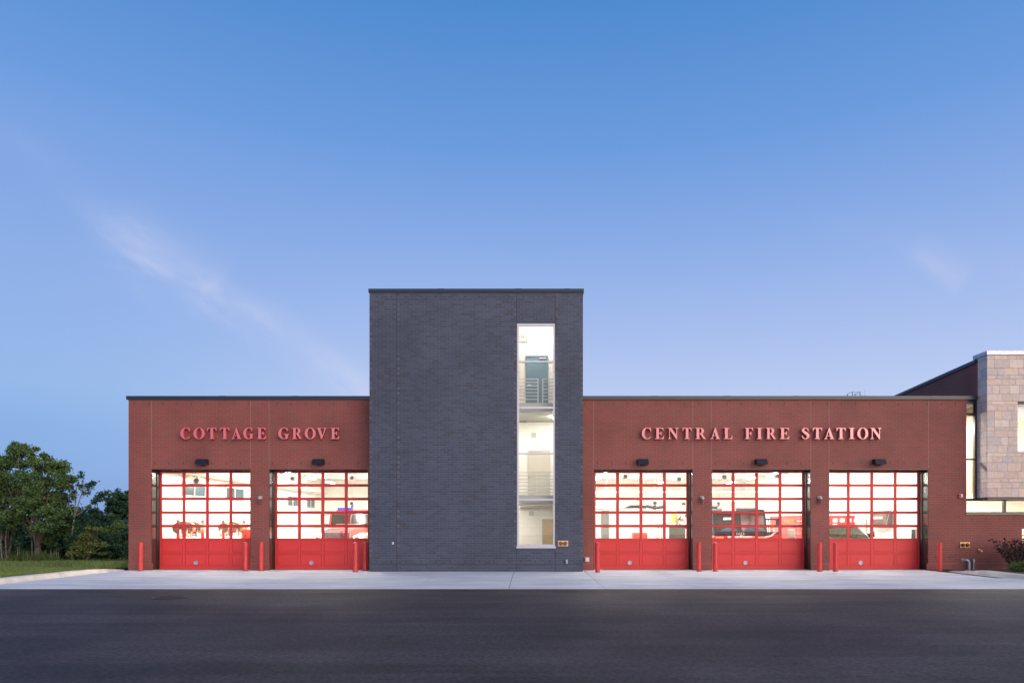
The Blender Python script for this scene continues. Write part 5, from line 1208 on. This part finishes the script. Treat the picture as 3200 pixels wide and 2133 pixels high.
T = np.array([tuple(t) for t in tips]); T = T[T[:, 2] > 2.5]
P = np.repeat(T, 3, 0) + rng.normal(size=(len(T)*3, 3))*.09
P = np.concatenate([P, clump_points(tuple(wpt(205,1580)), (.4,.5,.7), 160, 9), clump_points(tuple(wpt(215,1630)), (.9,.7,.55), 600, 12)])
leafmesh('crown', quads(P, .16), M['leaf_dark'], e, B)
B = gp(300, 29, -1.1)
tree('small pointed young tree between the sparse tree and the dark right-hand trees', B, [((0,0,0),(0,0,5.4),.09,.02)],
     [bb(296,1600,29,9,20,.35,260,B), bb(306,1612,29,12,18,.4,260,B), bb(296,1640,29,24,22,.7,700,B), bb(298,1680,29,32,26,.9,900,B), bb(300,1722,29,34,26,1,900,B)], 'leaf_dark', leaf=.15, name='young_tree')
B = gp(368, 36, -1.2)
tree('dark round-topped tree standing just left of the brick corner', B, [((0,0,0),(0,0,5),.14,.06)],
     [bb(372,1560,36,22,20,1.3,1100,B), bb(352,1585,36,18,16,1.1,700,B), bb(385,1600,36,24,26,1.4,1200,B), bb(345,1610,36,14,10,.8,300,B), bb(372,1645,36,30,24,1.6,1100,B)], 'leaf_dark', leaf=.22)
B = gp(402, 38, -1.2)
tree('dark tree mostly hidden behind the left brick corner', B, [((0,0,0),(0,0,5),.14,.06)],
     [bb(403,1545,38,12,22,1.2,700,B), bb(410,1590,38,26,36,1.6,1500,B), bb(408,1660,38,30,40,1.8,1200,B)], 'leaf_dark', leaf=.22)
# understory shrubs in front of the wood
sh_ = [(250,1690,27,36,34,'leaf_dark','dark leafy shrub right of the cottonwood trunk'), (225,1650,28,30,30,'leaf','mid-green shrub below the sparse tree'), (265,1640,28,26,26,'leaf_dark','dark bush below the sparse tree crown'),
       (325,1700,27,34,36,'leaf_dark','broad dark shrub in front of the young tree'), (385,1700,28,30,40,'leaf_dark','dark shrub beside the left brick corner'), (350,1650,30,30,30,'leaf','green bush below the round-topped dark tree')]
for px, py, Y, rx, rz, m, l in sh_:
    B = gp(px, Y, -1.05)
    tree(l, B, [((0,0,0),(.1,0,1.6),.05,.02), ((0,0,0),(-.3,0,1.4),.04,.02)], [bb(px,py,Y,rx,rz,1.0,1500,B), bb(px-rx*.4,py+rz*.5,Y,rx*.7,rz*.7,.9,700,B), bb(px+rx*.4,py+rz*.6,Y,rx*.7,rz*.6,.9,700,B)], m, leaf=.15, name='shrub', group='shrubs at the edge of the wood', cat='shrub')
B = gp(270, 25.5, -1.0)
tree('bush with long yellow-green branches reaching right, at the foot of the wood', B, [((0,0,0),(.3,0,2.6),.05,.02), ((0,0,0),(1.2,0,2.9),.04,.015), ((0,0,0),(1.5,0,1.3),.03,.012)],
     [bb(285,1650,25.5,16,6,.5,200,B), bb(308,1653,25.5,22,3.5,.4,190,B), bb(280,1672,25.5,22,8,.6,260,B), bb(300,1700,25.5,36,4,.5,260,B), bb(322,1706,25.5,18,3,.3,130,B), bb(270,1690,25.5,26,14,.7,380,B), bb(255,1720,25.5,40,18,.8,520,B), bb(320,1730,25.5,16,4,.4,80,B)], 'leaf_yel', leaf=.15, name='shrub', group='shrubs at the edge of the wood', cat='shrub')
# the wood behind reads as one mass
P = []
for i in range(200):
    px = rng.uniform(-140, 470); Y = rng.uniform(31, 46) if i < 150 else rng.uniform(44, 50)
    top = (1622 if i < 150 else 1655) + 25*math.sin(px*.02) + rng.uniform(-18, 30)
    if px > 330: top -= 20
    c = at(px, (top+1756)/2, Y); h = (1756-top)/2*(Y+CD)/F
    P.append(clump_points(tuple(c), (1.5, 1.3, h), 520, sub=18, subr=.34))
tag(leafmesh('woodland', quads(np.concatenate(P), .34), M['leaf_dark'], None, (-45, 38, 0)), 'dense dark wood filling the gap between the left edge and the brick wall', 'wood', kind='stuff')
for o_, kx in ((1, 0),):
    tk = [(8,1735,1640,.07),(22,1745,1640,.06),(55,1740,1670,.05),(60,1745,1700,.05),(100,1740,1660,.06),(158,1745,1690,.05),(172,1745,1705,.05),(176,1745,1705,.04),(185,1745,1700,.05),(376,1740,1680,.05),(322,1740,1690,.04)]
    src = None
    for px, pb, pt, r_ in tk:
        B = gp(px, 27.5, -1.05); top = at(px+random.uniform(-4,4), pt, 27.5)
        tt = empty('sapling', B, 'thin pale bare-stemmed sapling, %s from the left along the dark wood' % ['first','second','third','fourth','fifth','sixth','seventh','eighth','ninth','tenth','eleventh'][sorted(q[0] for q in tk).index(px)], 'sapling', 'thin pale saplings along the edge of the wood')
        mb = MB(); limb(mb, B, top, r_, r_*.4, .04); mb.build('stem', M['bark_pale'], tt)
        c = np.array(tuple(top)); leafmesh('crown', quads(clump_points(c, (.4,.4,.5), 90, 6), .2), M['leaf_dark'], tt, B)
# grass: short lawn blades and tall weeds, one mass
def blades(P, h, w_):
    n = len(P); t = rng.uniform(0, 2*np.pi, n); dx = np.stack([np.cos(t), np.sin(t), np.zeros(n)], 1)*w_*.5
    hh = h*rng.uniform(.5, 1.3, size=(n, 1)); lean = rng.normal(size=(n, 3))*np.array([.35, .35, 0])*hh
    up = lean + np.concatenate([np.zeros((n, 2)), hh], 1)
    return np.stack([P-dx, P+dx, P+up+dx*.15, P+up-dx*.15], 1).reshape(-1, 3)
def scatter(n, x0, x1, y0, y1):
    x = rng.uniform(x0, x1, n); y = rng.uniform(y0, y1, n); 
    z = np.array([lawn_z(a, b_) for a, b_ in zip(x, y)]); return np.stack([x, y, z-.01], 1)
P1 = scatter(38000, -24, -17.68, -8, 3); P2 = scatter(30000, -45, -17.5, 3, 26)
g1 = blades(P1, .085, .020); g2 = blades(P2, .11, .045)
k_ = scatter(2600, -18.2, -17.66, -8, 0); g3 = blades(k_, .14, .016)
k_ = scatter(900, -18.8, -17.62, -.9, .8); g4 = blades(k_, .26, .018)
tag(leafmesh('grass', np.concatenate([g1, g2, g3, g4]), M['grass'], None, (-25, 0, 0)), 'mown green lawn between the pale kerb and the wood', 'grass', kind='stuff')
W_ = []
for px, n, h in ((70,130,.75),(95,120,.5),(131,150,.85),(150,120,.6),(30,90,.4),(165,70,.4),(62,90,.9)):
    b_ = np.array(gp(px, 25.0, -1.0)); q = rng.normal(size=(n, 3))*np.array([.38, .3, 0]) + b_; W_.append(blades(q, h, .05))
k_ = scatter(2600, -58, -17.5, 25, 26.5); W_.append(blades(k_, .28, .05))
tag(leafmesh('tall_weeds', np.concatenate(W_), M['leaf_gold'], None, (-35, 25, 0)), 'tall yellow-green weeds along the foot of the trees', 'weeds', kind='stuff')
# shrubs in the planting bed at the right
def bush(px, py0, Y, label, m, leaf, stems, ln, spread, name):
    B = (at(px, 0, Y).x, Y, .08); e = empty(name, B, label, 'shrub'); tb = MB(); P = []
    for i in range(stems):
        a = rng.uniform(0, 2*np.pi); h = rng.uniform(.6, 1)*spread[1]; rr = rng.uniform(.2, 1)*spread[0]
        tip = Vector(B)+Vector((rr*math.cos(a), rr*math.sin(a)*.8, h)); pts = limb(tb, Vector(B)+Vector((.08*math.cos(a), .08*math.sin(a), 0)), tip, .014, .005, .10, 8)
        for p in pts[2:]:
            for k in range(ln): P.append(np.array(tuple(p)) + rng.normal(size=3)*np.array([.06, .06, .05]))
    tb.build('stem', M['bark'], e); leafmesh('foliage', quads(np.array(P), leaf, aspect=1.2), M[m], e, B); return e
bush(3175, 0, -1.3, 'dark purple-leaved shrub with upright twigs below the bay', 'leaf_purple', .085, 40, 4, (1.05, 1.28), 'purple_shrub')
bush(3225, 0, -1.1, 'dark purple-leaved shrub cut by the right edge', 'leaf_purple', .085, 36, 6, (.7, 1.3), 'purple_shrub')
bush(3185, 0, -2.6, 'low rounded green-gold shrub before the purple shrub', 'leaf_gold', .05, 60, 9, (.42, .34), 'low_green_shrub')
# ---------------------------------------------------------------- world, sun, camera
SUN_EL, SUN_AZ = 2.0, 152.0    # azimuth clockwise from +Y (behind the camera, to the right)
wd = bpy.data.worlds.new('World'); S.world = wd; wd.use_nodes = True
nt = wd.node_tree; bg = nt.nodes['Background']
sky = nt.nodes.new('ShaderNodeTexSky'); sky.sky_type = 'NISHITA'; sky.sun_disc = False
sky.sun_elevation = R(SUN_EL); sky.sun_rotation = R(SUN_AZ); sky.altitude = 200
sky.air_density = 1.0; sky.dust_density = .4; sky.ozone_density = 3.0
tc = nt.nodes.new('ShaderNodeTexCoord'); sx = nt.nodes.new('ShaderNodeSeparateXYZ'); nt.links.new(tc.outputs['Generated'], sx.inputs[0])
X_, Y_, Z_ = sx.outputs
# dusk tint of the sky by height (twilight arch), the Nishita sky is mixed in underneath
r = nt.nodes.new('ShaderNodeValToRGB'); els = r.color_ramp.elements
stops = [(0, (.36,.45,.73)), (.07, (.46,.55,.83)), (.17, (.50,.60,.865)), (.25, (.40,.52,.84)), (.37, (.26,.41,.78)), (.48, (.150,.325,.71)), (.61, (.075,.25,.62)), (1.0, (.045,.16,.46))]
els[0].position = 0; els[0].color = (*stops[0][1], 1); els[1].position = 1; els[1].color = (*stops[-1][1], 1)
for p_, c in stops[1:-1]: e = els.new(p_); e.color = (*c, 1)
nt.links.new(Z_, r.inputs['Fac'])
# west side (left) of the arch is a little deeper near the horizon
lf = nt.nodes.new('ShaderNodeMapRange'); lf.interpolation_type = 'SMOOTHSTEP'; lf.inputs['From Min'].default_value = -.08; lf.inputs['From Max'].default_value = -.62
nt.links.new(X_, lf.inputs['Value'])
lz = nt.nodes.new('ShaderNodeMapRange'); lz.inputs['From Min'].default_value = .45; lz.inputs['From Max'].default_value = .12; nt.links.new(Z_, lz.inputs['Value'])
col = mixcol(nt, math_node(nt, 'MULTIPLY', lf.outputs[0], lz.outputs[0]), r.outputs['Color'], (.52, .74, .90), 'MULTIPLY')
# thin wisps of cloud, placed by direction in the sky
yy = math_node(nt, 'MAXIMUM', Y_, .05)
u = math_node(nt, 'DIVIDE', X_, yy); v = math_node(nt, 'DIVIDE', Z_, yy)
front = math_node(nt, 'GREATER_THAN', Y_, .1)
def wisp(u0, v0, u1, v1, wid, amp, seed, sc):
    du, dv = u1-u0, v1-v0; L = math.hypot(du, dv); du /= L; dv /= L
    s = math_node(nt, 'DIVIDE', math_node(nt, 'ADD', math_node(nt, 'MULTIPLY', math_node(nt, 'SUBTRACT', u, u0), du), math_node(nt, 'MULTIPLY', math_node(nt, 'SUBTRACT', v, v0), dv)), L)
    t = math_node(nt, 'ADD', math_node(nt, 'MULTIPLY', math_node(nt, 'SUBTRACT', u, u0), -dv), math_node(nt, 'MULTIPLY', math_node(nt, 'SUBTRACT', v, v0), du))
    cb = nt.nodes.new('ShaderNodeCombineXYZ'); nt.links.new(math_node(nt, 'MULTIPLY', s, L*sc*.55), cb.inputs[0]); nt.links.new(math_node(nt, 'MULTIPLY', t, sc*1.5), cb.inputs[1]); cb.inputs[2].default_value = seed
    n = nt.nodes.new('ShaderNodeTexNoise'); n.inputs['Scale'].default_value = 1; n.inputs['Detail'].default_value = 7; n.inputs['Roughness'].default_value = .55; n.inputs['Distortion'].default_value = .5
    nt.links.new(cb.outputs[0], n.inputs['Vector'])
    nn = nt.nodes.new('ShaderNodeMapRange'); nn.interpolation_type = 'SMOOTHSTEP'; nn.inputs['From Min'].default_value = .40; nn.inputs['From Max'].default_value = .75; nt.links.new(n.outputs['Fac'], nn.inputs['Value'])
    warp = math_node(nt, 'MULTIPLY', math_node(nt, 'SUBTRACT', n.outputs['Fac'], .5), wid*1.4)
    g = math_node(nt, 'POWER', 2.718, math_node(nt, 'MULTIPLY', math_node(nt, 'POWER', math_node(nt, 'DIVIDE', math_node(nt, 'ADD', t, warp), wid), 2.0), -1.0))
    es = nt.nodes.new('ShaderNodeMapRange'); es.interpolation_type = 'SMOOTHSTEP'; es.inputs['From Min'].default_value = -.12; es.inputs['From Max'].default_value = .25; nt.links.new(s, es.inputs['Value'])
    ee = nt.nodes.new('ShaderNodeMapRange'); ee.interpolation_type = 'SMOOTHSTEP'; ee.inputs['From Min'].default_value = 1.12; ee.inputs['From Max'].default_value = .95; nt.links.new(s, ee.inputs['Value'])
    a = math_node(nt, 'MULTIPLY', math_node(nt, 'MULTIPLY', g, math_node(nt, 'ADD', math_node(nt, 'MULTIPLY', nn.outputs[0], .75), .25)), math_node(nt, 'MULTIPLY', es.outputs[0], ee.outputs[0]))
    return math_node(nt, 'MULTIPLY', a, amp)
w1 = wisp(-.66, .465, -.20, .175, .026, .50, 1.0, 13)
w6 = wisp(-.40, .33, -.24, .20, .020, .26, 6.0, 11)
w5 = wisp(-.80, .62, -.50, .37, .03, .08, 12.0, 8)
w2 = wisp(-.62, .445, -.46, .345, .048, .34, 4.0, 12)
w3 = wisp(.42, .44, .80, .36, .03, .10, 7.0, 8)
w4 = wisp(.56, .405, .64, .36, .022, .30, 9.0, 11)
wsum = math_node(nt, 'MULTIPLY', math_node(nt, 'MINIMUM', math_node(nt, 'ADD', math_node(nt, 'ADD', math_node(nt, 'ADD', w1, w5), math_node(nt, 'ADD', w6, w2)), math_node(nt, 'ADD', w3, w4)), 1.0), front)
col = mixcol(nt, wsum, col, (.62, .66, .86))
# afterglow round the place where the sun went down
sd = Vector((math.sin(R(SUN_AZ)), math.cos(R(SUN_AZ)), .10)).normalized()
dp = nt.nodes.new('ShaderNodeVectorMath'); dp.operation = 'DOT_PRODUCT'; nt.links.new(tc.outputs['Generated'], dp.inputs[0]); dp.inputs[1].default_value = sd
glow = math_node(nt, 'POWER', math_node(nt, 'MAXIMUM', dp.outputs['Value'], 0.0), 3.0)
gz = nt.nodes.new('ShaderNodeMapRange'); gz.inputs['From Min'].default_value = .75; gz.inputs['From Max'].default_value = .05; nt.links.new(Z_, gz.inputs['Value'])
gv = nt.nodes.new('ShaderNodeVectorMath'); gv.operation = 'SCALE'; gv.inputs[0].default_value = (3.1, 2.3, 1.7); nt.links.new(math_node(nt, 'MULTIPLY', glow, gz.outputs[0]), gv.inputs['Scale'])
ad = nt.nodes.new('ShaderNodeVectorMath'); ad.operation = 'ADD'; nt.links.new(col, ad.inputs[0]); nt.links.new(gv.outputs[0], ad.inputs[1])
# light from the rest of the dome
sc_ = nt.nodes.new('ShaderNodeVectorMath'); sc_.operation = 'SCALE'; nt.links.new(ad.outputs[0], sc_.inputs[0]); sc_.inputs['Scale'].default_value = 1/.15
ns = nt.nodes.new('ShaderNodeVectorMath'); ns.operation = 'SCALE'; nt.links.new(sky.outputs[0], ns.inputs[0]); ns.inputs['Scale'].default_value = .10
a2 = nt.nodes.new('ShaderNodeVectorMath'); a2.operation = 'ADD'; nt.links.new(sc_.outputs[0], a2.inputs[0]); nt.links.new(ns.outputs[0], a2.inputs[1])
bg.inputs['Strength'].default_value = 0.15
nt.links.new(a2.outputs[0], bg.inputs['Color'])
sun = bpy.data.lights.new('sun', 'SUN'); sun.energy = 1.75; sun.angle = R(60); sun.color = (1.0, .86, .72)
so_ = bpy.data.objects.new('sun', sun); COL.objects.link(so_)
el = R(23); az = R(SUN_AZ-22)
d = -Vector((math.sin(az)*math.cos(el), math.cos(az)*math.cos(el), math.sin(el)))
so_.rotation_euler = d.to_track_quat('-Z', 'Y').to_euler()
cam = bpy.data.cameras.new('camera'); co = bpy.data.objects.new('camera', cam); COL.objects.link(co)
co.location = (0, -CD, CH); co.rotation_euler = (R(90), 0, 0)
cam.sensor_width = 36; cam.lens = F/3200*36; cam.shift_x = (1600-CX)/3200; cam.shift_y = (CY-1066.5)/3200
cam.clip_end = 3000
S.camera = co
S.view_settings.view_transform = 'Standard'; S.view_settings.look = 'None'; S.view_settings.exposure = 0.0; S.view_settings.gamma = 1
S.cycles.use_denoising = True; S.cycles.max_bounces = 10; S.cycles.transparent_max_bounces = 24
S.cycles.sample_clamp_indirect = 6
# ---------------------------------------------------------------- one mesh object per separate piece of the station's repeated parts
def split_pieces(o, tol=.003):
    me = o.data; n = len(me.vertices); par = list(range(n))
    def find(a):
        while par[a] != a: par[a] = par[par[a]]; a = par[a]
        return a
    for p in me.polygons:
        a = find(p.vertices[0])
        for v in p.vertices[1:]:
            b = find(v)
            if a != b: par[b] = a
    comp = {}
    for i in range(n): comp.setdefault(find(i), []).append(i)
    keys = list(comp); bb_ = []
    for k in keys:
        cs = [me.vertices[i].co for i in comp[k]]
        bb_.append(([min(c[j] for c in cs)-tol for j in range(3)], [max(c[j] for c in cs)+tol for j in range(3)]))
    g = list(range(len(keys)))
    def fg(a):
        while g[a] != a: g[a] = g[g[a]]; a = g[a]
        return a
    for i in range(len(keys)):
        for j in range(i+1, len(keys)):
            if all(bb_[i][0][q] <= bb_[j][1][q] and bb_[j][0][q] <= bb_[i][1][q] for q in range(3)): g[fg(j)] = fg(i)
    root = {k: fg(i) for i, k in enumerate(keys)}
    gid = sorted(set(root.values()))
    if len(gid) < 2: return [o]
    out = []
    vg = [root[find(i)] for i in range(n)]
    for q in gid:
        idx = [i for i in range(n) if vg[i] == q]; mp = {v: k for k, v in enumerate(idx)}
        fs = [p for p in me.polygons if vg[p.vertices[0]] == q]
        m2 = bpy.data.meshes.new(me.name.split('.')[0]); m2.from_pydata([tuple(me.vertices[i].co) for i in idx], [], [[mp[v] for v in p.vertices] for p in fs])
        for m in me.materials: m2.materials.append(m)
        m2.polygons.foreach_set('material_index', [p.material_index for p in fs]); m2.polygons.foreach_set('use_smooth', [p.use_smooth for p in fs]); m2.update()
        c = bpy.data.objects.new(o.name.split('.')[0], m2); COL.objects.link(c); c.parent = o.parent; c.location = o.location
        if 'label' in o: c['label'] = o['label']
        out.append(c)
    bpy.data.objects.remove(o); return out
SPL = ('opening_trim', 'weather_seal', 'drip_flashing', 'brick_base', 'mullion', 'control_joint', 'roof', 'coping', 'landing', 'railing', 'air_grille', 'sprinkler_pipe', 'louvre', 'roof_beam', 'ceiling_pipe', 'duct', 'office_wall', 'office_ceiling', 'ceiling',
       'tower_interior_wall', 'glass', 'bay_roof', 'door_frame', 'trim_post', 'compartment_door', 'wiper', 'side_window', 'box_light', 'stripe', 'handle', 'hanger', 'shelf_bar', 'foot', 'interior_wall', 'door', 'windshield', 'dash_reflection', 'rung', 'rail', 'collar', 'chrome_bar')
for o in list(bpy.data.objects):
    if o.type == 'MESH' and o.parent is not None and o.name.split('.')[0] in SPL and not o.children and len(o.data.vertices) < 3000: split_pieces(o)
for o in bpy.data.objects:
    if o.name.split('.')[0] in ('weep_vent', 'quoin_brick'): o['kind'] = 'stuff'
